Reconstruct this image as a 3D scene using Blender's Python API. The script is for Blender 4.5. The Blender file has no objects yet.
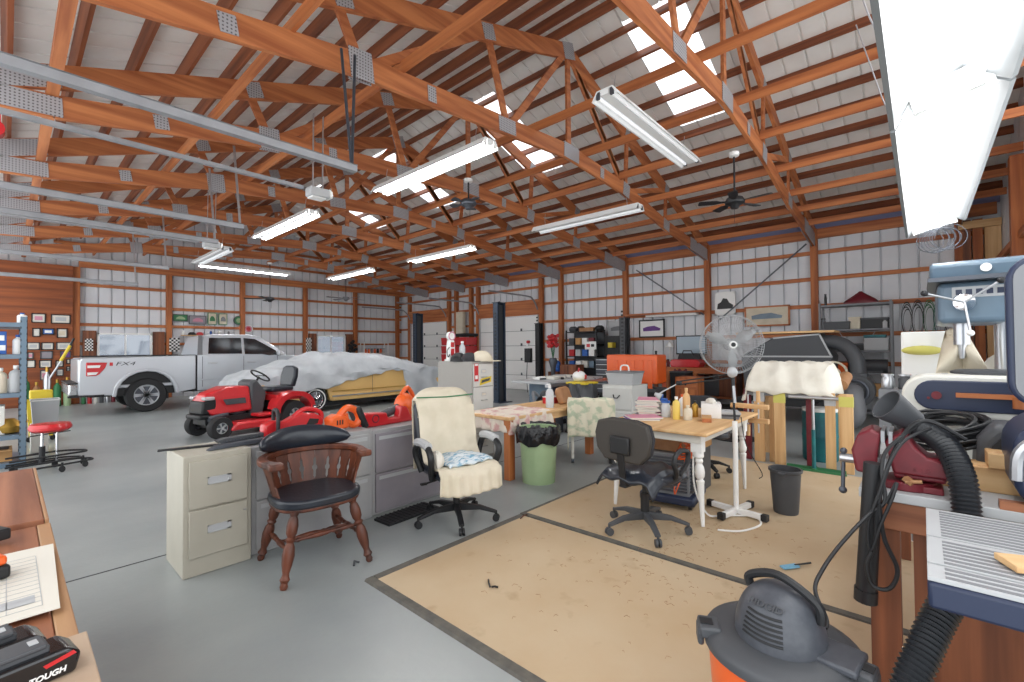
import bpy, bmesh, math, random
from mathutils import Vector as V, Matrix, Euler
PI=math.pi; R_=math.radians
S=bpy.context.scene; COL=S.collection
random.seed(7)
# ------------------------------------------------------------------ materials
MT={}
def srgb(c):
    return tuple(((v/12.92) if v<=.04045 else ((v+.055)/1.055)**2.4) for v in [x/255 for x in c])
def mat(n,c,rough=.5,metal=0,c2=None,scale=8,stretch=(1,1,1),bump=0,emit=0,trans=0,alpha=1,coat=0,detail=4,lo=.35,hi=.65,bscale=None,spec=.5):
    """c and c2 are 0-255 display colours; noise mixes them"""
    if n in MT: return MT[n]
    m=bpy.data.materials.new(n); m.use_nodes=True; nt=m.node_tree; N=nt.nodes; L=nt.links
    b=N['Principled BSDF']
    b.inputs['Base Color'].default_value=(*srgb(c),1)
    b.inputs['Roughness'].default_value=rough; b.inputs['Metallic'].default_value=metal
    b.inputs['Specular IOR Level'].default_value=spec
    if coat: b.inputs['Coat Weight'].default_value=coat; b.inputs['Coat Roughness'].default_value=.08
    if trans: b.inputs['Transmission Weight'].default_value=trans
    if alpha<1: b.inputs['Alpha'].default_value=alpha
    if emit:
        b.inputs['Emission Color'].default_value=(*srgb(c),1); b.inputs['Emission Strength'].default_value=emit
    tc=N.new('ShaderNodeTexCoord'); mp=N.new('ShaderNodeMapping'); mp.inputs['Scale'].default_value=stretch
    L.new(tc.outputs['Object'],mp.inputs['Vector'])
    if c2 is not None or bump:
        no=N.new('ShaderNodeTexNoise'); no.inputs['Scale'].default_value=scale; no.inputs['Detail'].default_value=detail
        L.new(mp.outputs[0],no.inputs['Vector'])
    if c2 is not None:
        r=N.new('ShaderNodeValToRGB'); r.color_ramp.elements[0].position=lo; r.color_ramp.elements[1].position=hi
        r.color_ramp.elements[0].color=(*srgb(c),1); r.color_ramp.elements[1].color=(*srgb(c2),1)
        L.new(no.outputs['Fac'],r.inputs[0]); L.new(r.outputs[0],b.inputs['Base Color'])
    if bump:
        bu=N.new('ShaderNodeBump'); bu.inputs['Strength'].default_value=bump; bu.inputs['Distance'].default_value=.02
        if bscale:
            n2=N.new('ShaderNodeTexNoise'); n2.inputs['Scale'].default_value=bscale; L.new(mp.outputs[0],n2.inputs['Vector'])
            L.new(n2.outputs['Fac'],bu.inputs['Height'])
        else: L.new(no.outputs['Fac'],bu.inputs['Height'])
        L.new(bu.outputs[0],b.inputs['Normal'])
    MT[n]=m; return m
def wood(n,c,c2,ax='x',scale=3,rough=.6):
    s={'x':(.12,2.2,2.2),'y':(2.2,.12,2.2),'z':(2.2,2.2,.12)}[ax]
    m=mat(n,c,rough,c2=c2,scale=scale*2,stretch=s,detail=6,bump=.12)
    return m
OR1,OR2=(198,124,74),(156,86,48)
wood('timber_x',OR1,OR2,'x'); wood('timber_y',OR1,OR2,'y'); wood('timber_z',(186,112,60),(146,78,40),'z')
wood('purlin_shaded_y',(150,86,52),(108,58,36),'y')  # darker than the other timber: shade of the purlin undersides put into the colour
wood('plywood',(156,84,42),(118,60,30),'x',scale=2)
wood('oldwood_x',(150,94,64),(108,62,42),'x'); wood('oldwood_y',(166,108,76),(124,74,50),'y'); wood('oldwood_z',(140,84,54),(92,52,34),'z')
wood('pine_z',(222,184,134),(196,150,100),'z'); wood('pine_x',(222,184,134),(196,150,100),'x'); wood('pine_y',(222,184,134),(196,150,100),'y')
wood('walnut',(108,56,34),(62,32,22),'z',rough=.45); mat('dullyellow',(206,200,104),.6); mat('amber',(226,196,96),.45); mat('blackbrown',(58,54,50),.6); mat('lightblue',(120,176,206),.5)
mat('sheet',(222,224,228),.45,c2=(212,215,220),scale=2,spec=.4)
mat('roofsheet',(234,232,228),.45,c2=(224,222,218),scale=2)
mat('galv',(158,160,164),.45,.5,c2=(146,148,152),scale=6)
mat('gusset',(172,172,176),.5,.35,c2=(128,128,132),scale=60,lo=.45,hi=.55)
def dots(n,c,c2,sc,axes=(1,0,1)):
    m=mat(n,c,.5,.3); N=m.node_tree.nodes; L=m.node_tree.links; b=N['Principled BSDF']; mp=N['Mapping']; mp.inputs['Scale'].default_value=axes
    v=N.new('ShaderNodeTexVoronoi'); v.inputs['Scale'].default_value=sc; v.inputs['Randomness'].default_value=0
    r=N.new('ShaderNodeValToRGB'); r.color_ramp.elements[0].position=.18; r.color_ramp.elements[1].position=.3; r.color_ramp.elements[0].color=(*srgb(c2),1); r.color_ramp.elements[1].color=(*srgb(c),1)
    L.new(mp.outputs[0],v.inputs['Vector']); L.new(v.outputs['Distance'],r.inputs[0]); L.new(r.outputs[0],b.inputs['Base Color'])
del MT['gusset']; dots('gusset',(176,176,180),(100,96,98),32)
wood('oldpine',(186,146,106),(160,116,80),'y'); mat('scrap',(188,166,144),.8,c2=(176,150,126),scale=5); mat('steel',(190,192,196),.3,.85); mat('chrome',(225,226,230),.12,1)
mat('darksteel',(84,88,96),.45,.5); mat('black',(26,27,30),.5); mat('blackgloss',(20,21,25),.2,coat=.4)
mat('rubber',(34,34,36),.75); mat('white',(236,236,234),.45); mat('offwhite',(216,214,206),.55)
mat('cream',(218,208,188),.9,c2=(206,196,174),scale=6,bump=.2,bscale=160)
mat('red',(196,34,40),.32,coat=.4); mat('orange',(230,96,32),.4,coat=.2); mat('maroon',(112,26,38),.45,c2=(96,24,34),scale=12)
mat('yellow',(214,188,50),.5); mat('blue',(40,92,170),.5); mat('teal',(24,112,116),.45,c2=(20,84,96),scale=4)
mat('green',(52,120,76),.6); mat('palegreen',(162,184,142),.5,c2=(148,172,130),scale=3)
mat('beige',(176,171,157),.5,c2=(168,163,149),scale=3); mat('lat_grey',(164,164,164),.5,c2=(154,154,156),scale=3)
mat('mauve',(148,142,148),.5,c2=(136,131,138),scale=3); mat('cabgrey',(160,156,150),.5); mat('cabwhite',(206,206,202),.5)
mat('navy',(36,46,72),.4); mat('liftblue',(44,58,76),.5,c2=(36,48,64),scale=20)
mat('bluegrey',(104,124,140),.35,c2=(92,112,130),scale=5); mat('paper',(216,211,200),.8); mat('cardboard',(190,146,96),.8)
mat('silver',(196,200,206),.3,.35,coat=.6); mat('glassdark',(24,28,34),.08,spec=.8,coat=.5)
mat('tan',(222,182,116),.42,coat=.4); mat('cover',(192,196,200),.8,c2=(178,183,188),scale=3,bump=.25,bscale=14)
mat('cloth_white',(232,228,216),.9,c2=(218,212,198),scale=4,bump=.2,bscale=60)
mat('leather',(36,41,50),.28,bump=.08,scale=40); mat('blackcloth',(48,48,52),.9)
mat('darkgrey',(70,72,76),.5); mat('midgrey',(120,122,126),.5); mat('ltgrey',(178,180,182),.5)
mat('lamp_on',(255,255,255),.5,emit=36); mat('lamp_work',(255,255,255),.5,emit=12); mat('reflector_grey',(124,128,130),.4)
mat('hoseblack',(40,42,46),.32); mat('slotted',(104,124,140),.4)
mat('lamp_dim',(250,252,255),.4,emit=.25)
mat('reflector',(238,240,240),.35); mat('plastic_clear',(226,232,236),.25,trans=.35)
mat('bagblack',(22,22,26),.25,bump=.8,scale=22); mat('purple',(110,70,140),.7); mat('pink',(206,140,160),.7)
mat('brownleather',(166,122,84),.6,c2=(150,106,70),scale=9)
mat('screen',(150,168,182),.15); mat('gold',(190,150,70),.35,.8)
def glass(n,c,a):
    m=bpy.data.materials.new(n); m.use_nodes=True; N=m.node_tree.nodes; L=m.node_tree.links; N.clear()
    o=N.new('ShaderNodeOutputMaterial'); x=N.new('ShaderNodeMixShader'); t=N.new('ShaderNodeBsdfTransparent'); g=N.new('ShaderNodeBsdfGlossy')
    g.inputs['Roughness'].default_value=.05; t.inputs[0].default_value=(*srgb(c),1); x.inputs[0].default_value=a
    L.new(t.outputs[0],x.inputs[1]); L.new(g.outputs[0],x.inputs[2]); L.new(x.outputs[0],o.inputs[0]); MT[n]=m
del MT['slotted']; dots('slotted',(104,124,140),(50,60,70),12,(1,0,1))
glass('pane',(168,172,178),.1)
def translucent(n,c,f=.5):
    m=bpy.data.materials.new(n); m.use_nodes=True; N=m.node_tree.nodes; L=m.node_tree.links; N.clear()
    o=N.new('ShaderNodeOutputMaterial'); x=N.new('ShaderNodeMixShader'); t=N.new('ShaderNodeBsdfTransparent'); g=N.new('ShaderNodeBsdfTranslucent')
    t.inputs[0].default_value=(*srgb(c),1); g.inputs[0].default_value=(*srgb(c),1); x.inputs[0].default_value=f
    L.new(t.outputs[0],x.inputs[1]); L.new(g.outputs[0],x.inputs[2]); L.new(x.outputs[0],o.inputs[0]); MT[n]=m
translucent('fibreglass',(250,252,255),.6)
# ------------------------------------------------------------------ geometry
class G:
    def __init__(s): s.bm=bmesh.new()
    def _add(s,vs,fs,M=None):
        b=s.bm; q=[b.verts.new(M@V(p) if M else V(p)) for p in vs]
        for f in fs:
            try: b.faces.new([q[i] for i in f])
            except ValueError: pass
        return s
    def box(s,x0,y0,z0,x1,y1,z1,M=None):
        vs=[(x,y,z) for z in (z0,z1) for y in (y0,y1) for x in (x0,x1)]
        return s._add(vs,[(0,2,3,1),(4,5,7,6),(0,1,5,4),(2,6,7,3),(0,4,6,2),(1,3,7,5)],M)
    def cb(s,c,d,rz=0,rx=0,ry=0):
        M=Matrix.Translation(c)@Euler((rx,ry,rz)).to_matrix().to_4x4()
        return s.box(-d[0]/2,-d[1]/2,-d[2]/2,d[0]/2,d[1]/2,d[2]/2,M)
    def frame(s,p0,p1,up=(0,0,1)):
        a=V(p0);z=(V(p1)-a); L=z.length; z.normalize(); u=V(up)
        if abs(z.dot(u))>.99: u=V((1,0,0)) if abs(z.x)<.9 else V((0,1,0))
        y=z.cross(u).normalized(); x=y.cross(z)  # x ~ up
        return Matrix((( y.x,x.x,z.x,a.x),(y.y,x.y,z.y,a.y),(y.z,x.z,z.z,a.z),(0,0,0,1))),L
    def beam(s,p0,p1,w,h,up=(0,0,1)):
        M,L=s.frame(p0,p1,up); return s.box(-w/2,-h/2,0,w/2,h/2,L,M)
    def cyl(s,p0,p1,r0,r1=None,n=14,cap=True,M0=None):
        r1=r0 if r1 is None else r1
        M,L=s.frame(p0,p1)
        if M0: M=M0@M
        vs=[(r0*math.cos(2*PI*i/n),r0*math.sin(2*PI*i/n),0) for i in range(n)]+[(r1*math.cos(2*PI*i/n),r1*math.sin(2*PI*i/n),L) for i in range(n)]
        fs=[(i,(i+1)%n,n+(i+1)%n,n+i) for i in range(n)]
        if cap: fs+=[tuple(range(n-1,-1,-1)),tuple(range(n,2*n))]
        return s._add(vs,fs,M)
    def lathe(s,prof,c=(0,0,0),ax=(0,0,1),n=20,cap=True):
        M,_=s.frame(c,V(c)+V(ax)); vs=[];fs=[]
        for r,z in prof: vs+=[(r*math.cos(2*PI*i/n),r*math.sin(2*PI*i/n),z) for i in range(n)]
        for k in range(len(prof)-1):
            fs+=[(k*n+i,k*n+(i+1)%n,(k+1)*n+(i+1)%n,(k+1)*n+i) for i in range(n)]
        if cap: fs+=[tuple(range(n-1,-1,-1)),tuple(range((len(prof)-1)*n,len(prof)*n))]
        return s._add(vs,fs,M)
    def tube(s,pts,r,n=8,closed=False,smooth=0):
        P=[V(p) for p in pts]
        if smooth: P=spline(P,smooth,closed)
        m=len(P); vs=[];fs=[]; prev=None
        for i,p in enumerate(P):
            if closed: t=P[(i+1)%m]-P[i-1]
            else: t=P[min(i+1,m-1)]-P[max(i-1,0)]
            t.normalize()
            if prev is None:
                u=V((0,0,1)) if abs(t.z)<.9 else V((1,0,0)); a=t.cross(u).normalized()
            else: a=(prev-t*prev.dot(t)); a=a.normalized() if a.length>1e-6 else t.orthogonal().normalized()
            prev=a; b=t.cross(a); rr=r[i] if isinstance(r,list) else r
            vs+=[p+a*rr*math.cos(2*PI*k/n)+b*rr*math.sin(2*PI*k/n) for k in range(n)]
        for i in range(m if closed else m-1):
            j=(i+1)%m; fs+=[(i*n+k,i*n+(k+1)%n,j*n+(k+1)%n,j*n+k) for k in range(n)]
        if not closed: fs+=[tuple(range(n-1,-1,-1)),tuple(range((m-1)*n,m*n))]
        return s._add(vs,fs)
    def prism(s,poly,pl,a,b,M=None):
        """poly in plane pl ('xz','xy','yz'), extruded from a to b on the third axis"""
        def p3(u,v,w): return {'xz':(u,w,v),'xy':(u,v,w),'yz':(w,u,v)}[pl]
        n=len(poly); vs=[p3(u,v,a) for u,v in poly]+[p3(u,v,b) for u,v in poly]
        fs=[tuple(range(n)),tuple(range(2*n-1,n-1,-1))]+[(i,n+i,n+(i+1)%n,(i+1)%n) for i in range(n)]
        return s._add(vs,fs,M)
    def sph(s,c,r,n=14,m=9,M=None):
        rr=(r,r,r) if not isinstance(r,(tuple,list)) else r
        vs=[];fs=[]
        for j in range(1,m):
            t=PI*j/m
            vs+=[(c[0]+rr[0]*math.sin(t)*math.cos(2*PI*i/n),c[1]+rr[1]*math.sin(t)*math.sin(2*PI*i/n),c[2]+rr[2]*math.cos(t)) for i in range(n)]
        k=len(vs); vs+=[(c[0],c[1],c[2]+rr[2]),(c[0],c[1],c[2]-rr[2])]
        for j in range(m-2): fs+=[(j*n+i,(j+1)*n+i,(j+1)*n+(i+1)%n,j*n+(i+1)%n) for i in range(n)]
        fs+=[(k,i,(i+1)%n) for i in range(n)]+[(k+1,(m-2)*n+(i+1)%n,(m-2)*n+i) for i in range(n)]
        return s._add(vs,fs,M)
    def grid(s,f,nu,nv,closeu=False):
        vs=[f(i/nu if closeu else i/(nu-1),j/(nv-1)) for j in range(nv) for i in range(nu)]; fs=[]
        for j in range(nv-1):
            for i in range(nu if closeu else nu-1):
                a=j*nu+i;b=j*nu+(i+1)%nu; fs.append((a,b,b+nu,a+nu))
        return s._add(vs,fs)
    def torus(s,c,R,r,ax=(0,0,1),n=24,m=8,e=1):
        M,_=s.frame(c,V(c)+V(ax))
        P=[M@V((R*math.cos(2*PI*i/n),R*e*math.sin(2*PI*i/n),0)) for i in range(n)]
        return s.tube(P,r,m,True)
def spline(P,k,closed=False):
    out=[];m=len(P)
    for i in range(m if closed else m-1):
        g=(lambda j:P[j%m]) if closed else (lambda j:P[max(0,min(m-1,j))])
        p0,p1,p2,p3=g(i-1),g(i),g(i+1),g(i+2)
        for q in range(k):
            t=q/k; out.append(.5*((2*p1)+(p2-p0)*t+(2*p0-5*p1+4*p2-p3)*t*t+(3*p1-p0-3*p2+p3)*t**3))
    if not closed: out.append(P[-1])
    return out
def mk(name,g,m,parent=None,bev=0,smooth=True,solid=0,sub=0,seg=2,ang=38):
    bm=g.bm; bmesh.ops.recalc_face_normals(bm,faces=bm.faces)
    me=bpy.data.meshes.new(name); bm.to_mesh(me); bm.free()
    for x in (m if isinstance(m,(list,tuple)) else [m]): me.materials.append(MT[x])
    if smooth:
        me.polygons.foreach_set('use_smooth',[True]*len(me.polygons)); me.set_sharp_from_angle(angle=R_(ang))
    o=bpy.data.objects.new(name,me); COL.objects.link(o)
    if parent: o.parent=parent
    if solid: md=o.modifiers.new('s','SOLIDIFY'); md.thickness=solid; md.offset=0
    if bev: md=o.modifiers.new('b','BEVEL'); md.width=bev; md.segments=seg; md.limit_method='ANGLE'; md.angle_limit=R_(40)
    if sub: md=o.modifiers.new('u','SUBSURF'); md.levels=sub; md.render_levels=sub
    return o
def thing(name,label,cat,loc=(0,0,0),rz=0,group=None):
    o=bpy.data.objects.new(name,None); COL.objects.link(o); o.location=loc; o.rotation_euler=(0,0,rz)
    o.empty_display_size=.1
    o['label']=label; o['category']=cat
    if group: o['group']=group
    return o
def tag(o,label,cat,group=None,loc=None,rz=None,kind=None):
    o['label']=label; o['category']=cat
    if group: o['group']=group
    if kind: o['kind']=kind
    if loc is not None: o.location=loc
    if rz is not None: o.rotation_euler=(0,0,rz)
    return o
def st(name,g,m,parent=None,**k):
    o=mk(name,g,m,parent,**k)
    if parent is None: o['kind']='structure'
    return o
def dup(r,loc,rz=None,label=None,group=None,parent=None):
    c=r.copy(); COL.objects.link(c)
    if parent: c.parent=parent
    else:
        c.location=loc
        if rz is not None: c.rotation_euler=(0,0,rz)
        if label: c['label']=label
        if group: c['group']=group
    for ch in list(r.children): dup(ch,None,parent=c)
    return c
def text(name,s,size,m,parent,loc,rot,depth=.001,align='CENTER',shear=0,sx=1,bold=0):
    cu=bpy.data.curves.new(name,'FONT'); cu.body=s; cu.size=size; cu.extrude=depth; cu.align_x=align; cu.align_y='CENTER'; cu.shear=shear; cu.offset=bold
    t=bpy.data.objects.new(name,cu); COL.objects.link(t)
    bpy.context.view_layer.update()
    me=bpy.data.meshes.new_from_object(t); bpy.data.objects.remove(t)
    me.materials.clear(); me.materials.append(MT[m])
    o=bpy.data.objects.new(name,me); COL.objects.link(o); o.parent=parent; o.location=loc; o.rotation_euler=rot; o.scale=(sx,1,1)
    return o
FY=(R_(90),0,0)        # writing that faces -Y
FX=(R_(90),0,R_(-90))  # writing that faces -X
# ------------------------------------------------------------------ camera
cam=bpy.data.cameras.new('camera'); co=bpy.data.objects.new('camera',cam); COL.objects.link(co); S.camera=co
cam.lens=16; cam.sensor_width=36; cam.clip_end=200; cam.clip_start=.02
Mx=Matrix.Rotation(R_(42-90),4,'Z')@Matrix.Rotation(R_(90+.94),4,'X')@Matrix.Rotation(R_(-.5),4,'Z')
co.matrix_world=Matrix.Translation((0,0,1.5))@Mx
# ------------------------------------------------------------------ light
w=bpy.data.worlds.new('world'); S.world=w; w.use_nodes=True
bg=w.node_tree.nodes['Background']; bg.inputs[0].default_value=(.95,.98,1,1); bg.inputs[1].default_value=1.75
vs=S.view_settings; vs.view_transform='Standard'; vs.look='None'; vs.exposure=.5; vs.gamma=1; vs.use_curve_mapping=False
# ------------------------------------------------------------------ setting
XR,YT,ZE,RX=12.6,18.5,4.28,6.1
def zr(x): return 6.62-.345*abs(x-RX)       # underside of the roof sheets
# floor
g=G(); g.box(-1.0,-2.6,-.12,XR+.3,YT+.3,0)
m=mat('floorpaint',(156,161,160),.34,c2=(138,144,145),scale=.9,detail=8,bump=.05,bscale=25,spec=.5)
fl=st('floor',g,'floorpaint',smooth=False)
g=G(); g.box(-1,4.165,0,XR,4.178,.0015); mk('floor_joint',g,'black',fl)
def sheetwall(n,x0,x1,z0f,z1f,P,mt,holes=(),step=.305,gw=.024,dp=.055):
    """ribbed metal sheet; P(u,z,d) maps length, height and depth to space"""
    g=G(); u=x0
    cuts=sorted({x0,x1,*[h[0] for h in holes],*[h[1] for h in holes]})
    us=[]; k=math.floor(x0/step)
    while k*step<x1+step:
        for a,d in ((0,0),(.006,dp),(gw+.006,dp),(gw+.012,0)):
            q=k*step+a
            if x0<q<x1: us.append((q,d))
        k+=1
    us=[(x0,0)]+us+[(x1,0)]
    for h in holes:
        us+= [(h[0],0),(h[1],0)]
    us.sort()
    def seg(a,b,lo,hi):
        g._add([P(a[0],lo(a[0]),a[1]),P(b[0],lo(b[0]),b[1]),P(b[0],hi(b[0]),b[1]),P(a[0],hi(a[0]),a[1])],[(0,1,2,3)])
    for a,b in zip(us,us[1:]):
        if b[0]-a[0]<1e-5: continue
        mid=(a[0]+b[0])/2; hs=sorted([h for h in holes if h[0]-1e-6<mid<h[1]+1e-6],key=lambda h:h[2])
        lo=z0f
        for h in hs:
            if h[2]>z0f(mid)+.01: seg(a,b,lo,(lambda x,v=h[2]:v))
            lo=(lambda x,v=h[3]:v)
        if lo(mid)<z1f(mid): seg(a,b,lo,z1f)
    return st(n,g,mt,smooth=False)
def tw_(u,z,d): return (u,YT+d,z)
def rw_(u,z,d): return (XR+d,u,z)
C0=lambda x:0
WN=[(1.82,3.14,1.02,2.08),(8.5,9.75,1.02,2.12)]
wt=sheetwall('wall_back',-.7,XR,C0,lambda x:zr(x)+.05,tw_,'sheet',holes=WN)
D=[(9.95,12.95,0,2.66),(14.9,17.5,0,2.66)]
wr=sheetwall('wall_right',-1.2,YT,C0,lambda y:4.2,rw_,'sheet',holes=[(a,b,c,d) for a,b,c,d in D])
# bluish translucent eave strip above the right wall
g=G(); g.box(XR+.0,-1.2,4.2,XR+.02,YT,4.33); mat('eavestrip',(130,138,176),.6); mk('eave_strip',g,'eavestrip',wr)
# near wall behind the drill press
wn=sheetwall('wall_near',8.8,XR,C0,lambda x:zr(x),lambda u,z,d:(u,-1.15-d,z),'sheet')
# posts and girts, each a part of its wall
for y in (-.58,1.82,4.22,6.62,9.02,9.86,13.04,13.45,14.35,14.82,17.62):
    g=G(); top=4.2 if y in(-.58,1.82,4.22,6.62,9.02) else 3.95
    g.box(XR-.17,y-.07,0,XR-.02,y+.07,top); mk('wall_post',g,'timber_z',wr,bev=.004)
for z in (.5,1.1,1.75,2.42,3.05,3.66):
    segs=[(-1.1,9.02)] if z>2.2 or 1 else []
    if z>3.3: segs=[(-1.1,9.02),(9.02,YT)]
    else: segs=[(-1.1,9.86),(13.04,14.82),(17.62,YT)]
    for a,b in segs:
        g=G(); g.box(XR-.06,a,z-.045,XR-.02,b,z+.045); mk('wall_girt',g,'timber_y',wr)
g=G(); g.box(XR-.1,-1.1,3.98,XR-.02,YT,4.2); mk('top_plate',g,'timber_y',wr)
for a,b in ((9.9,13.0),(14.8,17.6)):
    g=G(); g.box(XR-.19,a,2.68,XR-.12,b,3.22); mk('door_header',g,'timber_y',wr)
for x in (1.36,3.57,5.75,8.03,10.2,12.35):
    g=G(); g.box(x-.075,YT-.17,0,x+.075,YT-.02,min(zr(x)-.1,4.1) if x>1.5 else 4); mk('wall_post',g,'timber_z',wt,bev=.004)
for z in (.5,1.1,1.75,2.32,2.9,3.5,4.7,5.3):
    x0,x1=1.36,XR
    if z>4: d=(6.5-z)/.345; x0,x1=RX-d,RX+d
    L_=[(x0,x1)]
    if 1.0<z<2.1: L_=[(x0,1.82),(3.14,8.5),(9.75,x1)]
    for a,b in L_:
        g=G(); g.box(a,YT-.06,z-.045,b,YT-.02,z+.045); mk('wall_girt',g,'timber_x',wt)
g=G(); g.box(-.7,YT-.24,0,1.28,YT-.02,4.0); pl=mk('plywood_panel',g,'plywood',wt)
for a,b,m_,z0,z1 in ((-.74,-.62,'oldwood_z',0,3.9),(-.9,-.76,'timber_z',0,3.9),(-1.14,-.92,'pine_z',0,3.75)):
    g=G(); g.box(XR-.2,a,z0,XR-.06,b,z1); mk('wall_plank',g,m_,wr,bev=.004)
g=G(); g.box(XR-.28,-1.14,3.72,XR-.2,-.56,3.86); mk('plank_rail',g,'pine_y',wr)
# windows of the back wall
for i,(a,b,c,d) in enumerate(WN):
    g=G()
    for q in ((a,YT-.1,c,a+.05,YT+.02,d),(b-.05,YT-.1,c,b,YT+.02,d),(a,YT-.1,d-.05,b,YT+.02,d),(a,YT-.1,c,b,YT+.02,c+.05),((a+b)/2-.02,YT-.06,c,(a+b)/2+.02,YT,d)): g.box(*q)
    wo=st('window_%d'%(i+1),g,'white'); g=G(); g.box(a+.04,YT-.03,c+.04,b-.04,YT-.025,d-.04); mk('pane',g,'pane',wo)
    g=G()
    for q in ((a-.32,YT-.12,c-.2,a-.02,YT-.03,d+.06),(b+.02,YT-.12,c-.2,b+.32,YT-.03,d+.06)): g.box(*q)
    mk('window_trim',g,'oldwood_z',wo)
# overhead doors in the right wall
for i,(a,b,c,d) in enumerate(D):
    g=G(); n=5; h=(d-c)/n
    for k in range(n): g.box(XR-.09,a,c+k*h+.008,XR-.04,b,c+(k+1)*h-.008)
    do=st('door_%d'%(i+1),g,'white',bev=.006)
    g=G(); g.box(XR-.07,a,0,XR-.045,b,d); mk('panel_joint',g,'midgrey',do)
    g=G()
    for k in range(1,n):
        for f in (.28,.62) : 
            y=a+(b-a)*f; g.box(XR-.12,y-.03,c+k*h-.01,XR-.09,y+.03,c+k*h+.09)
    mk('hinge',g,'darksteel',do)
    for y in (a+.02,b-.02):
        g=G(); pts=[(XR-.14,y,.1),(XR-.14,y,2.5),(XR-.2,y,2.9),(XR-.45,y,3.2),(XR-.8,y,3.28),(XR-2.6,y,3.3)]
        g.tube(pts,.028,8,smooth=5); mk('door_track',g,'galv',do)
# roof: two ribbed slopes
sk=[]   # skylight panels along the slope just right of the ridge: (y0,y1)
SKY=[(y,y+.92) for y in (2.45,6.15,9.85,13.5)]
def slope(n,sgn):
    X1=RX+sgn*(6.95 if sgn>0 else 7.0)
    hs=[(a,b,min(RX+.25,RX+2.9),RX+2.55) for a,b in SKY] if sgn>0 else []
    def P(u,x,d): return (x,u,zr(x)+d)
    lo=(lambda y:min(RX,X1)); hi=(lambda y:max(RX,X1))
    return sheetwall(n,-1.6,YT+.3,lo,hi,P,'roofsheet',holes=hs,step=.305,gw=.02,dp=.025)
rf=slope('ceiling',1); rf2=slope('ceiling_left',-1)
for a,b in SKY:
    g=G(); x0,x1=RX+.2,RX+2.6; g._add([(x0,a-.02,zr(x0)+.012),(x0,b+.02,zr(x0)+.012),(x1,b+.02,zr(x1)+.012),(x1,a-.02,zr(x1)+.012)],[(0,1,2,3)])
    mk('skylight_panel',g,'fibreglass',rf,smooth=False)
# purlins
k=0
x=RX+.3
while x<XR:
    g=G(); g.beam((x,-1.5,zr(x)-.075),(x,YT,zr(x)-.075),.04,.14,up=(.33,0,1)); mk('purlin',g,'purlin_shaded_y',rf); x+=.483
x=RX-.32
while x>-.8:
    g=G(); g.beam((x,-1.5,zr(x)-.075),(x,YT,zr(x)-.075),.04,.14,up=(-.33,0,1)); mk('purlin',g,'purlin_shaded_y',rf2); x-=.483
# ------------------------------------------------------------------ trusses
BC=[(-.6,3.98),(.3,4.03),(2.39,4.40),(4.6,4.57),(6.1,4.69),(7.9,4.56),(9.83,4.23),(12.5,3.93)]
def bcz(x):
    for (a,b),(c,d) in zip(BC,BC[1:]):
        if a<=x<=c: return b+(d-b)*(x-a)/(c-a)
    return BC[0][1] if x<BC[0][0] else BC[-1][1]
def tcz(x): return 6.34-.345*abs(x-RX)
def truss(y,label,full=True):
    t=thing('roof_truss',label,'roof truss',(RX,y,4.0),group='timber roof trusses')
    def P(x,z,dy=0): return (x-RX,dy,z-4.0)
    g=G(); g.beam(P(RX,tcz(RX)),P(-.7,tcz(-.7)),.055,.24); mk('top_chord',g,'timber_x',t)
    g=G(); g.beam(P(RX,tcz(RX)),P(12.55,tcz(12.55)),.055,.24); mk('top_chord',g,'timber_x',t)
    g=G()
    for a,b in zip(BC,BC[1:]): g.beam(P(*a),P(*b),.05,.24)
    mk('bottom_chord',g,'timber_x',t)
    W=[((2.13,0),(2.40,1)),((2.45,1),(4.25,0)),((4.25,0),(4.62,1)),((4.65,1),(6.05,0)),((6.1,0),(6.1,1)),((6.12,0),(7.95,1)),((6.2,0),(8.0,1)),((8.1,0),(8.0,1)),((8.05,1),(9.9,0)),((9.9,0),(9.83,1))]
    for (a,s1),(b,s2) in W:
        za=(bcz(a) if s1 else tcz(a)); zb=(bcz(b) if s2 else tcz(b)); g=G(); g.beam(P(a,za),P(b,zb),.04,.1); mk('web',g,'timber_x',t)
    for x,f,w_,h_ in [(.1,0,.5,.22),(.1,1,.55,.2),(2.4,1,.26,.3),(4.6,1,.34,.2),(3.3,1,.12,.18),(1.2,1,.14,.16),(4.25,0,.22,.2),(6.1,0,.3,.26),(6.15,1,.42,.24),(8.0,1,.24,.26),(8.1,0,.2,.2),(9.85,1,.3,.24),(9.9,0,.2,.2),(11.6,1,.7,.3),(12.2,1,.5,.3),(2.2,0,.2,.2),(7.1,1,.12,.18)]:
        z=bcz(x) if f else tcz(x); s=(bcz(x+.1)-bcz(x-.1))/.2 if f else (-.345 if x>RX else .345)
        g=G()
        for sy in (-.032,.032): g.cb(P(x,z,sy),(w_,.006,h_),ry=-math.atan(s))
        mk('gusset_plate',g,'gusset',t)
    return t
for y,l in ((-.58,'orange timber roof truss nearest the bright overhead work light at top right'),(1.82,'dark underlit timber truss crossing from top centre, with the near ceiling fan under it'),
  (4.22,'big orange timber truss crossing the whole picture from top left to the fan post'),(6.62,'timber truss with rows of nail plates at left, second from the top edge'),
  (9.02,'timber truss third from the top at left, behind the grey door opener'),(11.42,'timber truss fourth from the top at left, above the second door opener'),
  (13.82,'timber truss fifth from the top at left, just ahead of the truck wall trusses'),(16.22,'timber truss farthest back, closest to the truck wall')):
    truss(y,l)
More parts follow.
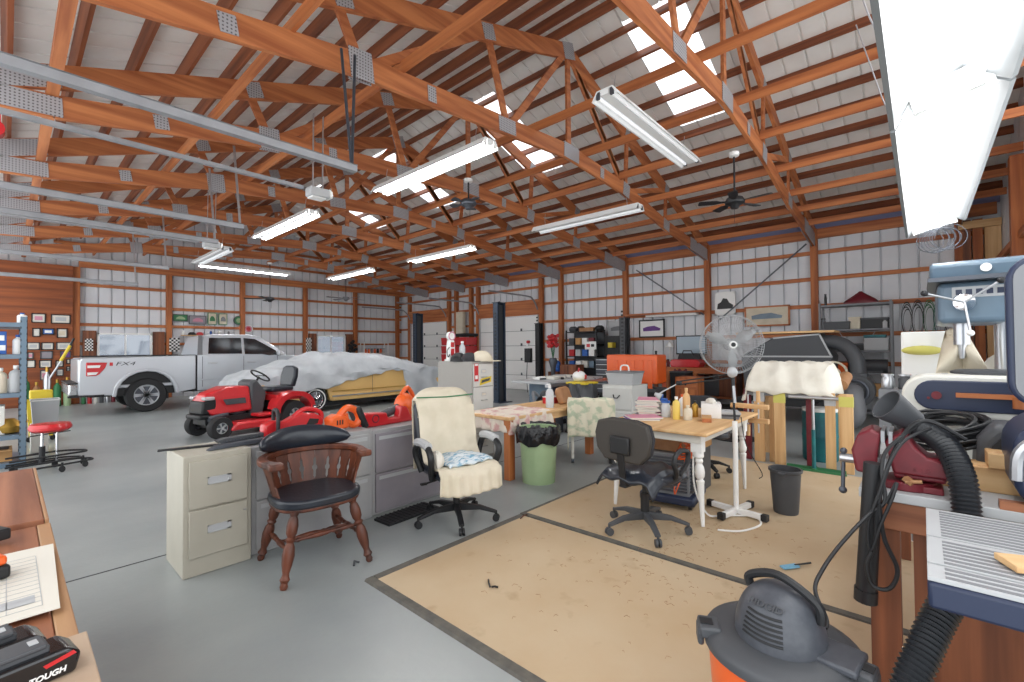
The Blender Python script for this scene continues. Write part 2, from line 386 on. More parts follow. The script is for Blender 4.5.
# lateral braces on the bottom chords
for i,x in enumerate((.3,1.72,2.9,5.25,6.6,7.75,8.9,9.9,10.8,11.7)):
    z=bcz(x)+.17; g=G(); g.box(-.02,-1.3,-.06,.02,YT-.1,.06) if i else g.box(-.045,-1.3,-.06,.045,YT-.1,.06)
    o=mk('lateral_brace',g,'timber_y'); tag(o,['long timber brace nearest the left eave, a pale cord along it','long timber brace second from the left eave, crossing under the second roof bay', 'long timber brace over the bottom chords, third from the left eave','long timber brace left of the ridge posts','long timber brace just right of the ridge posts','long timber brace below the skylights','pale long timber brace right of the skylights','long timber brace fourth in from the right wall','long timber brace third in from the right wall','long timber brace closest to the right wall'][i],'timber brace','lateral truss braces',loc=(x,0,z))
# header beam over the back wall
g=G(); g.box(1.4,YT-.22,4.0,XR,YT-.12,4.24); mk('header_beam',g,'timber_x',wt)
# diagonal steel straps on the right wall
for (y0,z0,y1,z1) in ((6.22,3.78,4.3,2.35),(3.9,2.2,1.95,3.87)):
    g=G(); g.beam((XR-.19,y0,z0),(XR-.19,y1,z1),.012,.035); mk('wall_strap',g,'darksteel',wr)
# ------------------------------------------------------------------ strip lights
def strip(label,p,rz,L,on,grp='fluorescent strip lights',tilt=0,w=.32,hang=.25,loops=True):
    t=thing('strip_light',label,'light fixture',p,rz,grp); t.rotation_euler=(tilt,0,rz)
    g=G(); g.prism([(-w/2,0),(-w/2+.02,.0),(-w*.28,.085),(w*.28,.085),(w/2-.02,.0),(w/2,0),(w*.3,.1),(-w*.3,.1)],'yz',-L/2,L/2); mk('reflector',g,'reflector',t)
    g=G(); g.box(-L/2,-.05,.03,L/2,.05,.083); mk('housing',g,'reflector',t)
    for y in (-.085,.085):
        g=G(); g.cyl((-L/2+.03,y,.035),(L/2-.03,y,.035),.021,n=10); mk('tube',g,'lamp_on' if on else 'lamp_dim',t)
        for x in (-L/2+.015,L/2-.015):
            g=G(); g.box(x-.012,y-.02,.01,x+.012,y+.02,.085); mk('lamp_holder',g,'white' if on else 'darksteel',t)
    if hang:
        for x in (-L/2+.25,L/2-.25):
            g=G(); g.tube([(x,0,.1),(x,.02,.1+hang*.5),(x,0,.1+hang)],.004,6); mk('hanger',g,'steel',t)
    return t
Hp=PI/2
strip('glowing strip light at top centre, hung over the parked mower beside the opener',(4.12,5.35,4.08),Hp,2.6,True)
strip('unlit white strip light hung crosswise near the ridge, left of the near ceiling fan',(5.55,2.5,4.2),0,2.5,False)
strip('unlit strip light high over the middle of the shop, running toward the right wall doors',(7.42,4.8,3.92),Hp,2.35,False)
strip('glowing strip light left of the second door opener, over the truck bed',(3.62,9.3,3.9),Hp,2.6,True)
strip('glowing strip light in the middle distance, over the shop side of the lift posts',(7.48,9.25,3.9),Hp,2.5,True)
strip('short looking glowing strip light far back, over the covered car',(7.4,13.7,3.9),Hp,2.6,True)
strip('unlit strip light left of the thin glowing one, ahead of the truck wall',(3.5,13.6,3.9),Hp,2.6,False)
strip('thin glowing strip light seen edge on in front of the back wall header beam',(4.85,15.1,3.9),0,2.44,True)
# near work light, tilted towards the bench
w_=thing('work_light','big glowing twin tube work light filling the top right corner','light fixture',(2.9,-.085,2.33)); w_.rotation_euler=(R_(-14),0,0)
for k,(a,b) in enumerate(((-1.9,-.72),(-.7,1.55))):
    g=G(); g.prism([(-.165,0),(-.15,-.004),(-.06,.1),(.06,.1),(.15,-.004),(.165,0),(.075,.115),(-.075,.115)],'yz',a,b); mk('reflector',g,'reflector_grey',w_)
    g=G(); g.box(b-.01,-.12,-.0,b,.12,.1); mk('end_cap',g,'reflector',w_)
    for y in (-.07,.07):
        g=G(); g.cyl((a+.03,y,.03),(b-.03,y,.03),.02,n=12); mk('tube',g,'lamp_work',w_)
        g=G(); g.box(b-.035,y-.02,.01,b-.012,y+.02,.09); mk('lamp_holder',g,'white',w_)
for x in (-1.2,0.2,1.3):
    g=G(); g.tube([(x,.0,.11),(x,.03,1.0),(x,.02,1.6)],.004,6); mk('hanger',g,'steel',w_)
g=G(); c=[]
for i in range(190):
    a=2*PI*i/24; c.append((4.15+(i/190-.5)*.12,-.1+(.075+.01*math.sin(i*.13))*math.cos(a)+(i/190-.5)*.1,2.2+.075*math.sin(a)+.008*math.sin(i*.31)))
g.tube(c,.0022,6); tag(mk('wire_coil',g,'darksteel'),'coil of bare wire hanging from the end of the bright work light','wire coil')
# ------------------------------------------------------------------ ceiling fans
def fan(label,p,drop,bl,m='black',rod=True,R=.65,a0=.3):
    t=thing('ceiling_fan',label,'ceiling fan',p,0,'ceiling fans')
    g=G(); g.lathe([(.075,drop),(.07,drop-.05),(.02,drop-.06)],n=16); mk('canopy',g,'white',t)
    g=G(); g.cyl((0,0,.04),(0,0,drop-.03),.014,n=8); mk('downrod',g,'black',t)
    g=G(); g.lathe([(.03,.07),(.11,.055),(.14,.0),(.13,-.03),(.07,-.06),(.05,-.1),(.02,-.105)],n=20); mk('motor',g,m,t)
    for i in range(bl):
        a=a0+2*PI*i/bl; g=G(); M=Matrix.Rotation(a,4,'Z')@Matrix.Rotation(R_(9),4,'X')
        g.prism([(.12,-.02),(.2,-.03),(.26,-.058),(R-.02,-.065),(R,-.04),(R,.04),(R-.02,.065),(.26,.058),(.2,.03),(.12,.02)],'xy',-.004,.004,M); mk('blade',g,m,t)
    g=G(); g.tube([(.05,.02,-.09),(.05,.02,-.3)],.003,5); mk('pull_chain',g,'black',t)
    return t
fan('black ceiling fan on a long rod near the top right skylight',(7.12,2.0,3.62),.72,5,'black',R=.5,a0=.85)
fan('black ceiling fan with slim blades hanging before the back wall signs',(5.8,15.94,3.2),1.2,5,R=.75,a0=.2)
fan('small dark ceiling fan tucked under the truss in the middle of the roof',(5.3,5.75,4.0),.42,5,'darksteel',R=.36,a0=.6)
fan('grey ceiling fan below the glowing lamp over the covered car',(8.6,16.2,3.45),.95,4,'midgrey',R=.8,a0=.1)
# ------------------------------------------------------------------ door rails along the left
def rail(label,y,z,x1,r=.0,two=False,curve=False,m='galv'):
    t=thing('door_rail',label,'door rail',(0,y,z),0,'overhead door rails')
    g=G(); g.prism([(-.03,-.025),(.03,-.025),(.03,-.02),(.0,-.02),(-.024,-.014),(-.024,.02),(0,.028),(.03,.03),(.03,.035),(-.03,.035)],'yz',-.6,x1); mk('track',g,m,t,smooth=False)
    g=G(); g.box(-.6,-.034,.037,x1,-.029,.042); g.box(-.6,-.034,.036,x1,.01,.04); mk('angle_iron',g,m,t,smooth=False)
    g=G(); zt=bcz(x1)-z
    for dx in ((0,.14) if y<5 else (0,)):
        g.beam((x1-.04,0,0),(x1-.04+dx-.05,.1,zt),.03,.004); g.beam((x1-.04,0,0),(x1-.04+dx-.05,.1,zt),.004,.03)
    mk('hanger_iron',g,'darksteel' if y<5 else 'steel',t)
    return t
rail('long steel door rail crossing the upper left, ending at an angle iron drop',3.95,3.2,2.2)
rail('steel door rail ending left of the second opener',7.0,3.22,2.2)
rail('steel door rail third from the top at the left edge',8.15,3.2,2.2)
rail('pale steel door rail just under the truck wall header beam',11.1,3.15,2.15)
rail('pale thin door rail lowest at the left edge, before the plywood wall',12.6,2.95,1.9)
def opener(label,y,z,x,):
    t=thing('door_opener',label,'door opener',(x,y,z),0,'overhead door openers')
    g=G(); g.box(.06,-.08,-.06,.3,.08,.05); mk('motor_housing',g,'ltgrey',t,bev=.015)
    g=G(); g.box(.3,-.07,-.05,.34,.07,.04); g.box(.08,-.07,-.08,.26,.07,-.06); mk('light_lens',g,'white',t,bev=.01)
    g=G(); g.box(-x-.5,-.025,-.0,.0,.025,.04); mk('rail',g,'galv',t)
    g=G(); 
    for dx in (.12,.24): g.beam((dx,.0,.07),(dx+.02,.02,bcz(x)-z),.03,.006)
    mk('strap',g,'steel',t)
    return t
opener('grey door opener motor hanging under a truss at upper left, strapped to it',5.45,3.42,2.35)
opener('smaller looking second door opener over the truck bed, at the end of its rail',9.2,3.36,2.2)
g=G(); g.cyl((0,-.06,0),(0,.06,0),.08,n=14); g.box(-.05,-.05,.04,.05,.05,.14); tag(mk('cord_reel',g,'red'),'red hose reel at the left edge below the steel rail','reel',loc=(-.1,6.3,3.56))
# ------------------------------------------------------------------ wheels
def wheel(par,c,R,w,axis_y=1,spokes=6,rim='silver',tire='rubber',rr=.62,white=False,name='wheel',wire=False):
    """wheel with its outer face toward -axis_y*y; part of par"""
    g=G(); s=-axis_y
    g.lathe([(R*rr,-w/2),(R*.93,-w/2),(R,-w*.32),(R,w*.32),(R*.93,w/2),(R*rr,w/2)],ax=(0,1,0),n=36,cap=False)
    g.lathe([(R*rr*.99,-w*.4),(R*rr*.99,w*.4)],ax=(0,1,0),n=36,cap=False)
    t=mk(name,g,tire,par); t.location=c
    g=G(); f=s*w*.36
    g.torus((0,f,0),R*rr*.95,R*.035,(0,1,0),32,6)
    g.lathe([(R*.13,f-.01),(R*.13,f+.02*s+.01)],ax=(0,1,0),n=16)
    if wire:
        for i in range(28):
            a=2*PI*i/28; g.cyl((R*.1*math.cos(a),f,R*.1*math.sin(a)),(R*rr*.93*math.cos(a+.25),f-.01*s,R*rr*.93*math.sin(a+.25)),.004,n=4)
    else:
        for i in range(spokes):
            for e in (-.09,.09):
                a=2*PI*i/spokes; g.beam((R*.1*math.cos(a),f,R*.1*math.sin(a)),(R*rr*.95*math.cos(a+e),f,R*rr*.95*math.sin(a+e)),R*.1,R*.07,up=(0,1,0))
    mk('rim',g,rim,t)
    g=G(); g.lathe([(R*rr*.9,-.012),(R*rr*.9,.012)],(0,f*.55,0),(0,1,0),24); mk('brake_disc',g,'darksteel',t)
    if white:
        g=G(); g.lathe([(R*.72,s*w*.5-.004),(R*.8,s*w*.5-.004),(R*.8,s*w*.5+.004),(R*.72,s*w*.5+.004),(R*.72,s*w*.5-.004)],ax=(0,1,0),n=36,cap=False); mk('whitewall',g,'white',t)
    return t
def arch(cx,r,z0,n=10):
    """points over a wheel arch from left to right"""
    return [(cx-r*math.cos(PI*i/n),z0+r*math.sin(PI*i/n)) for i in range(n+1)]
# ------------------------------------------------------------------ pickup truck
tr=thing('pickup_truck','silver crew cab pickup truck parked along the back wall','pickup truck',(1.1,14.35,0))
W=1.98
def side_poly():
    return [(0,.5),(.02,1.3),(.06,1.36),(2.27,1.40),(2.27,.5),(1.86,.43)]+arch(1.25,.58,.43)[::-1]+[(.62,.46)]
for y in (0,W-.12):
    g=G(); g.prism(side_poly(),'xz',y,y+.12); mk('bed_side',g,'silver',tr,bev=.02)
g=G(); g.prism(arch(1.25,.59,.43)+arch(1.25,.66,.43)[::-1],'xz',-.03,.03); mk('fender_flare',g,'silver',tr,bev=.01)
g=G(); g.box(.0,.1,.62,.07,W-.1,1.33); g.box(.0,.1,.62,2.25,W-.1,.7); mk('tailgate',g,'silver',tr,bev=.02)
g=G(); g.box(.05,.01,1.385,2.27,.1,1.41); g.box(.05,W-.1,1.385,2.27,W,1.41); mk('bed_rail',g,'black',tr)
low=[(2.31,.46),(2.31,1.40),(4.3,1.38),(4.62,1.36),(5.75,1.22),(5.93,1.0),(5.93,.5),(5.42,.43)]+arch(4.93,.48,.43)[::-1]+[(4.4,.44)]
g=G(); g.prism(low,'xz',0,W); mk('cab_body',g,'silver',tr,bev=.04)
# greenhouse
gh=[(2.35,1.38),(2.47,1.92),(2.7,1.965),(3.6,1.965),(3.85,1.93),(4.62,1.38)]
g=G(); n=len(gh); vsx=[]
for s in (0,1):
    for x,z in gh:
        k=(z-1.38)/.58*.16; vsx.append((x,k if s==0 else W-k,z))
g._add(vsx,[tuple(range(n)),tuple(range(2*n-1,n-1,-1))]+[(i,n+i,n+(i+1)%n,(i+1)%n) for i in range(n)]); mk('cab_roof',g,'silver',tr,bev=.02)
def win(name,pts,par,m='glassdark',off=-.012):
    g=G(); a=[(x,(z-1.38)/.58*.16+off,z) for x,z in pts]; b=[(x,(z-1.38)/.58*.16+off+.02,z) for x,z in pts]; n=len(pts)
    g._add(a+b,[tuple(range(n)),tuple(range(2*n-1,n-1,-1))]+[(i,n+i,n+(i+1)%n,(i+1)%n) for i in range(n)]); return mk(name,g,m,par)
win('side_window',[(2.55,1.43),(2.6,1.86),(3.38,1.87),(3.38,1.42)],tr)
win('side_window',[(3.45,1.41),(3.45,1.87),(3.75,1.84),(4.3,1.5),(4.32,1.38),(4.1,1.36),(3.9,1.4)],tr)
win('roof_pillar_panel',[(2.3,1.4),(2.36,1.93),(2.45,1.93),(2.42,1.4)],tr,'midgrey')
g=G(); g.box(2.27,.02,.45,2.31,W-.02,1.4); mk('cab_gap',g,'black',tr)
for x in (2.42,3.42,4.33): 
    g=G(); g.box(x-.006,-.003,.55,x+.006,.01,1.36); mk('door_seam',g,'darkgrey',tr)
for x in (2.66,3.62):
    g=G(); g.box(x-.11,-.035,1.16,x+.11,-.012,1.2); g.box(x-.1,-.02,1.17,x-.06,0,1.19); g.box(x+.06,-.02,1.17,x+.1,0,1.19); mk('door_handle',g,'steel',tr,bev=.008)
g=G(); g.sph((4.33,-.12,1.42),(.06,.1,.09)); g.beam((4.36,-.04,1.4),(4.36,.05,1.4),.03,.03); mk('side_mirror',g,'silver',tr)
g=G(); g.prism([(2.35,.72),(4.38,.72),(4.38,.76),(2.35,.76)],'xz',-.02,.01); mk('side_moulding',g,'silver',tr,bev=.01)
g=G(); g.box(2.35,-.06,.36,4.35,.06,.42); mk('running_board',g,'darkgrey',tr,bev=.015)
g=G(); g.prism([(.13,.94),(.13,1.26),(.5,1.25),(.46,1.12),(.36,.98),(.3,.94)],'xz',-.015,.05); tl=mk('tail_light',g,'red',tr,bev=.012)
g=G(); g.prism([(.15,1.19),(.38,1.19),(.36,1.13),(.15,1.13)],'xz',-.024,-.014); g.prism([(.15,1.03),(.34,1.03),(.3,.97),(.15,.96)],'xz',-.024,-.014); mk('lamp_lens',g,'white',tl)
g=G(); g.box(-.16,.0,.5,.0,W,.76); mk('rear_bumper',g,'chrome',tr,bev=.03)
g=G(); g.box(-.17,-.01,.46,.45,.12,.5); g.box(-.17,.1,.76,-.0,W-.1,.79); mk('bumper_trim',g,'black',tr)
g=G(); g.box(.2,.3,.42,5.6,W-.3,.56); mk('chassis',g,'black',tr)
for x in (1.25,4.93):
    g=G(); g.prism(arch(x,.59 if x<2 else .485,.43),'xz',.13,W-.13); mk('wheel_well',g,'black',tr)
    for y,s in ((.17,1),(W-.17,-1)): wheel(tr,(x,y,.42),.42,.27,s)
text('badge','FX4',.13,'darkgrey',tr,(.82,-.004,1.21),FY,.003,sx=1.7,shear=.25); g=G(); g.box(.54,-.005,1.17,.6,.0,1.25); mk('badge_mark',g,'red',tr)
# ------------------------------------------------------------------ covered classic car
ca=thing('classic_car','tan classic car, mostly hidden under a grey car cover','car',(3.45,10.85,0))
cl=[(.3,.42),(.3,.74),(.5,.84),(1.3,.93),(3.9,.98),(5.3,.82),(5.55,.6),(5.5,.35),(4.95,.3)]+arch(4.5,.37,.3)[::-1]+[(4.0,.24),(1.95,.24)]+arch(1.53,.36,.3)[::-1]+[(1.0,.3)]
g=G(); g.prism(cl,'xz',0,1.85); mk('body',g,'tan',ca,bev=.03)
g=G(); g.prism([(1.5,.9),(2.2,1.3),(3.5,1.28),(4.2,.95)],'xz',.3,1.55); mk('cabin',g,'glassdark',ca,bev=.03)
for z,h in ((.47,.02),(.34,.035)):
    g=G(); g.box(1.95,-.02,z,4.05,.01,z+h); mk('side_trim',g,'gold' if h<.03 else 'steel',ca)
for x in (3.05,): 
    g=G(); g.box(x,-.004,.4,x+.008,.01,.93); mk('door_seam',g,'darkgrey',ca)
g=G(); g.box(.2,.2,.12,5.3,1.65,.3); mk('underbody',g,'black',ca)
for x in (1.53,4.5):
    for y,s in ((.1,1),(1.75,-1)): wheel(ca,(x,y,.31),.31,.2,s,white=True,wire=True,rim='chrome')
g=G()
def cz(x):
    P=[(-.1,.3),(.05,.8),(.2,.9),(.6,1.06),(1.3,1.26),(1.9,1.42),(3.0,1.43),(3.7,1.36),(4.3,1.2),(5.0,1.0),(5.6,.9),(5.75,.5)]
    for (a,b),(c,d) in zip(P,P[1:]):
        if a<=x<=c: t=(x-a)/(c-a); t=t*t*(3-2*t); return b+(d-b)*t
    return .5
def lo(x):
    P=[(-.1,.05),(.5,.15),(1.0,.42),(1.3,.57),(1.8,.58),(2.6,.74),(3.3,.9),(3.75,1.0),(3.98,.95),(4.1,.5),(4.2,.12),(5.75,.08)]
    for (a,b),(c,d) in zip(P,P[1:]):
        if a<=x<=c: return b+(d-b)*(x-a)/(c-a)
    return .2
def cov(u,v):
    x=-.1+5.85*u; h=cz(x); b=lo(x); e=0
    if v<.3: t=v/.3; z=b+(min(h,.95)-b)*t; y=-.05-.02*math.sin(u*60)-.015*math.sin(u*23+t*4)+e
    elif v<.7:
        t=(v-.3)/.4; z=min(h,.95)+(h-min(h,.95))*math.sin(PI*t)**.6; y=-.03+1.92*(t*t*(3-2*t))
    else: t=(v-.7)/.3; z=min(h,.95)-(min(h,.95)-.3)*t; y=1.9+.03*math.sin(u*50)-e
    z+=.016*math.sin(x*9+v*7)+.014*math.sin(x*17-v*11)+.022*math.sin(x*3.1+v*16); y+=.03*math.sin(x*5.3+z*9)*(1 if v<.3 else 0)
    if v>=.3 and v<.7: pass
    return (x,y,z)
g.grid(cov,130,44); o=mk('car_cover',g,'cover',solid=.012); tag(o,'loose grey cloth cover draped over the tan classic car','car cover',loc=(3.45,10.85,0))
# ------------------------------------------------------------------ lawn tractor
lt=thing('lawn_tractor','red riding lawn tractor parked in front of the pickup','lawn tractor',(2.36,9.25,0),R_(192))
# x forward (hood at +x), origin under the front axle
for y in (-.37,.37): wheel(lt,(0,y,.19),.19,.16,1 if y<0 else -1,spokes=5,rim='ltgrey',rr=.5,name='front_wheel')
for y in (-.4,.4): wheel(lt,(-1.3,y,.27),.27,.25,1 if y<0 else -1,spokes=5,rim='ltgrey',rr=.45,name='rear_wheel')
g=G(); g.beam((0,-.36,.19),(0,.36,.19),.06,.06); g.box(-1.35,-.2,.24,.15,.2,.36); mk('frame',g,'black',lt)
hd=[(-.62,.42),(-.6,.86),(-.2,.87),(.1,.77),(.17,.68),(.17,.47),(.05,.4)]
g=G(); n=len(hd)
vv=[(x,-.26+(.06 if z>.7 else 0)+(.05 if x>.09 else 0),z) for x,z in hd]+[(x,.26-(.06 if z>.7 else 0)-(.05 if x>.09 else 0),z) for x,z in hd]
g._add(vv,[tuple(range(n)),tuple(range(2*n-1,n-1,-1))]+[(i,n+i,n+(i+1)%n,(i+1)%n) for i in range(n)]); hoo=mk('hood',g,'red',lt,bev=.04,seg=3)
g=G(); g.prism([(-.02,.42),(-.02,.68),(.2,.64),(.22,.42)],'xz',-.225,.225); g.box(.08,-.24,.34,.26,.24,.42); mk('grille',g,'black',lt,bev=.03)
for y in (-.2,.2):
    g=G(); g.box(.02,y-.06,.66,.19,y+.06,.72); mk('headlight',g,'plastic_clear',lt,bev=.02)
for y,s in ((-.265,-1),(.265,1)):
    g=G(); g.prism([(-.5,.56),(-.48,.66),(-.1,.66),(-.16,.56)],'xz',y-.008,y+.008); mk('side_vent',g,'darkgrey',lt)
g=G(); g.prism([(-.62,.3),(-.6,.92),(-.72,.98),(-.92,.72),(-.85,.3)],'xz',-.22,.22); mk('dash',g,'darkgrey',lt,bev=.04)
g=G(); g.cyl((-.78,0,.85),(-.9,0,1.0),.02); g.torus((-.92,0,1.02),.18,.016,(-.6,0,.8),24,8); g.beam((-.92,-.17,1.02),(-.92,.17,1.02),.03,.015); mk('steering_wheel',g,'black',lt)
g=G(); g.box(-1.05,-.45,.3,-.62,.45,.36); mk('footrest',g,'red',lt,bev=.02)
g=G()
for y in (-.42,.42):
    g.prism([(-.95,.42)]+[(-1.3-.42*math.cos(PI*i/8+PI),.4+.32*math.sin(PI*i/8)) for i in range(9)]+[(-1.68,.42),(-1.62,.34)]+[(-1.3-.33*math.cos(PI*i/8),.33+.3*math.sin(PI*i/8)) for i in range(9)],'xz',y-.14,y+.14)
g.box(-1.62,-.42,.55,-.98,.42,.66); mk('rear_fender',g,'red',lt,bev=.03)
g=G(); g.box(-1.48,-.22,.7,-1.02,.22,.8); mk('seat',g,'leather',lt,bev=.04,seg=3)
g=G(); M=Matrix.Translation((-1.48,0,.78))@Matrix.Rotation(R_(-12),4,'Y'); g.prism([(-.2,0),(-.23,.2),(-.2,.38),(-.1,.42),(.1,.42),(.2,.38),(.23,.2),(.2,0)],'yz',-.05,.05,M); mk('backrest',g,'leather',lt,bev=.03,seg=3)
g=G(); g.prism([(-1.05,.12),(-1.0,.26),(-.2,.26),(-.12,.12)],'xz',-.55,.5); mk('mower_deck',g,'red',lt,bev=.04)
g=G(); g.sph((-.45,.0,.42),(.18,.2,.14)); g.cyl((-.2,.2,.4),(.12,.24,.34),.05); mk('engine',g,'darksteel',lt)
# ------------------------------------------------------------------ two post and four post lift columns
def lift(label,x,y,h,m='liftblue',w=.3,d=.18,rz=0):
    t=thing('lift_column',label,'lift column',(x,y,0),rz,'vehicle lift columns')
    g=G(); g.box(-.25,-.25,0,.25,.25,.015); mk('base_plate',g,m,t)
    g=G(); a,b=w/2,d/2
    for q in ((-a,-b,-a+.012,b),(a-.012,-b,a,b),(-a,b-.012,a,b),(-a,-b,-a+.06,-b+.012),(a-.06,-b,a,-b+.012)): g.box(q[0],q[1],0,q[2],q[3],h)
    mk('channel',g,m,t)
    g=G(); g.box(-a+.03,-.02,0,a-.03,.0,h-.05); mk('ladder_rack',g,'darkgrey',t)
    g=G()
    for k in range(22): g.box(-a-.012,-.03,.35+k*.1,-a+.0,.03,.40+k*.1)
    mk('latch_slots',g,'black',t)
    g=G(); g.box(-a-.02,-b-.02,h,a+.02,b+.02,h+.015); mk('top_cap',g,m,t)
    g=G(); g.box(-a-.04,-b-.06,1.1,a+.04,b+.02,1.5) if h<2 else g.cyl((0,0,h),(0,0,h+.05),.02); mk('carriage',g,m,t)
    return t
la=lift('navy lift column standing behind the tall filing cabinet, right of its top',9.28,8.83,2.78,w=.32)
dup(la,(10.0,13.6,0),0,'navy lift column at the right end of the covered car, before the white door')
lift('dark lift column with a control box, left of the red flowers',11.35,9.05,2.28,'black',w=.2)
lift('dark lift column by the tool chest, left of the red crate',11.3,6.03,2.3,'darkgrey',w=.26)
cb=thing('control_box','black electrical control box on the dark lift column before the white door','control box',(11.1,9.3,1.2))
g=G(); g.box(-.06,-.12,-.15,.06,.12,.3); mk('housing',g,'black',cb,bev=.01); g=G(); g.cyl((-.08,0,.45),(-.02,0,.45),.07); mk('button',g,'white',cb); g=G(); g.cyl((-.1,-.05,.5),(-.02,-.05,.5),.05); mk('stop_button',g,'red',cb)
g=G(); g.tube([(0,.05,-.15),(-.02,.06,-.6),(0,.05,-1.1)],.012,6); mk('cable',g,'black',cb)
# ------------------------------------------------------------------ left bench and what lies on it
wb=thing('workbench','old brown workbench with a worn top along the left edge','workbench',(-.4,2.2,0))
g=G(); g.box(-.4,.16,.86,.495,1.25,.9); mk('top_board',g,'oldwood_y',wb,bev=.004)
g=G(); g.box(-.4,-1.35,.85,.475,.15,.885); mk('top_board',g,'oldwood_y',wb,bev=.004)
g=G(); g.box(.476,-1.35,.8,.51,.15,.887); g.box(.496,.16,.82,.507,1.25,.9); mk('edge_strip',g,'oldpine',wb,bev=.003)
g=G(); g.box(-.38,-1.1,.7,.44,1.2,.85); mk('apron',g,'oldwood_y',wb)
for x,y in ((-.33,1.1),(.4,1.15),(-.33,-1.0),(.4,-1.05)):
    g=G(); g.box(x-.04,y-.04,0,x+.04,y+.04,.86); mk('leg',g,'oldwood_z',wb)
for y in (.16,-.6):
    g=G(); g.box(.44,y+.02,.1,.46,y+.7,.69); dd=mk('door',g,'oldwood_z',wb,bev=.004); g=G(); g.sph((.475,y+.1,.5),.015); mk('knob',g,'darksteel',dd)
g=G(); g.box(-.28,-.13,-.012,.12,.15,.0); tag(mk('scrap_board',g,'scrap',bev=.003),'light scrap board at the near corner of the left bench','board',loc=(0.0,1.2,.9))
pp=thing('form_sheet','large printed paper form with ruled boxes lying on the left bench','paper',(-.15,1.78,.9))
g=G(); g.box(-.3,-.26,0,.245,.26,.0015,Matrix.Rotation(R_(-1.5),4,'Z')); mk('sheet_of_paper',g,'paper',pp)
g=G()
for k in range(14): g.box(-.02,-.22+k*.03,.0017,.21,-.2185+k*.03,.0022)
for k in range(5): g.box(-.02+k*.0575,-.22,.0017,-.0185+k*.0575,.17,.0022)
g.box(-.02,.21,.0017,.12,.225,.0022); g.box(.13,-.19,.0017,.2,-.14,.0022)
mk('printed_rules',g,'ltgrey',pp)
def battery(label,x,y,rz,word,flip):
    t=thing('battery_pack',label,'battery pack',(x,y,.901),rz,'black battery packs'); t.scale=(.82,.82,.82)
    g=G(); g.prism([(-.12,.0),(-.12,.045),(-.1,.062),(.085,.062),(.11,.04),(.1,.0)],'xz',-.045,.045); mk('case',g,'navy' if 0 else 'blackgloss',t,bev=.008,seg=3)
    g=G(); g.box(-.05,-.028,.06,.06,.028,.076); g.box(-.045,-.032,.072,.055,.032,.082); mk('slide_rail',g,'darkgrey',t,bev=.003)
    g=G()
    for k in range(3): g.box(-.09+k*.012,-.02,.06,-.084+k*.012,.02,.066)
    g.box(.03,-.012,.082,.045,.012,.0835); mk('contact',g,'ltgrey',t)
    g=G(); g.prism([(.045,.042),(.095,.051),(.1,.043),(.05,.034)],'xz',-.0465,-.044); mk('red_stripe',g,'red',t)
    o=text('lettering',word,.0165,'white',t,(.052,-.0465,.018),(R_(90),0,R_(0) if not flip else 0),.0006,shear=.2,bold=.0006)
    if flip: o.rotation_euler=(R_(90),R_(180),0)
    return t
battery('black battery pack nearest the camera on the left bench, its top tool rail facing up',.005,1.215,R_(9),'TOUGH',False)
battery('black battery pack behind the nearest one, touching the printed form',-.035,1.315,R_(9),'TOUGH',True)
t=thing('tool_battery','orange and black tool battery lying on the printed form','battery pack',(-.045,1.83,.903),.3)
g=G(); g.box(-.05,-.035,0,.05,.035,.035); mk('case',g,'black',t,bev=.008); g=G(); g.box(-.045,-.03,.035,.045,.03,.06); mk('top',g,'orange',t,bev=.008)
g=G(); g.box(-.052,-.03,.01,-.03,.03,.03); mk('contact',g,'orange',t,bev=.003)
g=G(); g.cb((0,0,.02),(.06,.09,.035),rz=.4); g.cb((-.03,.02,.035),(.04,.05,.03),rz=.4); tag(mk('charger',g,'black',bev=.006),'small black charger behind the orange battery on the left bench','charger',loc=(-.03,2.22,.9))
# ------------------------------------------------------------------ steel shelf unit on the left
sh=thing('steel_shelf','blue-grey slotted steel shelf unit at the left edge','shelf unit',(-.22,8.9,0))
for x in (-.38,.36):
    for y in (0,.9):
        g=G(); g.box(x-.02,y-.02,0,x+.045,y-.012,1.98); g.box(x+.04,y-.02,0,x+.045,y+.03,1.98)
        mk('post',g,'slotted',sh)
for z in (1.9,1.48,.97,.42,.06):
    g=G(); g.box(-.4,-.015,z-.06,.38,.93,z); mk('shelf',g,'bluegrey',sh,bev=.004)
def pbox(name,label,cat,p,d,m,rz=0,bev=.005,group=None,parts=()):
    """closed carton style box standing at p"""
    g=G(); g.box(-d[0]/2,-d[1]/2,0,d[0]/2,d[1]/2,d[2]); 
    if not parts:
        o=mk(name,g,m,bev=bev); return tag(o,label,cat,group,loc=p,rz=rz)
    t=thing(name,label,cat,p,rz,group); mk('body',g,m,t,bev=bev)
    for pn,q,pm in parts:
        g=G(); g.box(*q); mk(pn,g,pm,t,bev=.003)
    return t
def bottle(label,p,r,h,m,cap='white',name='bottle',group=None,cat='bottle',neck=.35):
    t=thing(name,label,cat,p,0,group)
    g=G(); g.lathe([(r*.95,0),(r,h*.04),(r,h*.68),(r*.8,h*.78),(r*neck,h*.84),(r*neck,h*.9)],n=16); mk('body',g,m,t)
    g=G(); g.lathe([(r*neck*1.25,h*.88),(r*neck*1.25,h),(r*neck,h)],n=12); mk('cap',g,cap,t)
    return t
pbox('carton','bright blue carton with white spots on the second shelf at left','carton',(-.15,9.1,1.482),(.3,.25,.3),'blue',parts=[('white_spot',(.09,-.128,.05,.14,-.125,.12),'white'),('white_spot',(.06,-.128,.18,.13,-.125,.25),'white')])
bottle('white and blue spray bottle beside the blue carton',(.1,9.05,1.482),.05,.26,'white','blue')
bottle('white bottle lying low at the top shelf corner post',(.14,9.1,1.902),.05,.14,'white','blue')
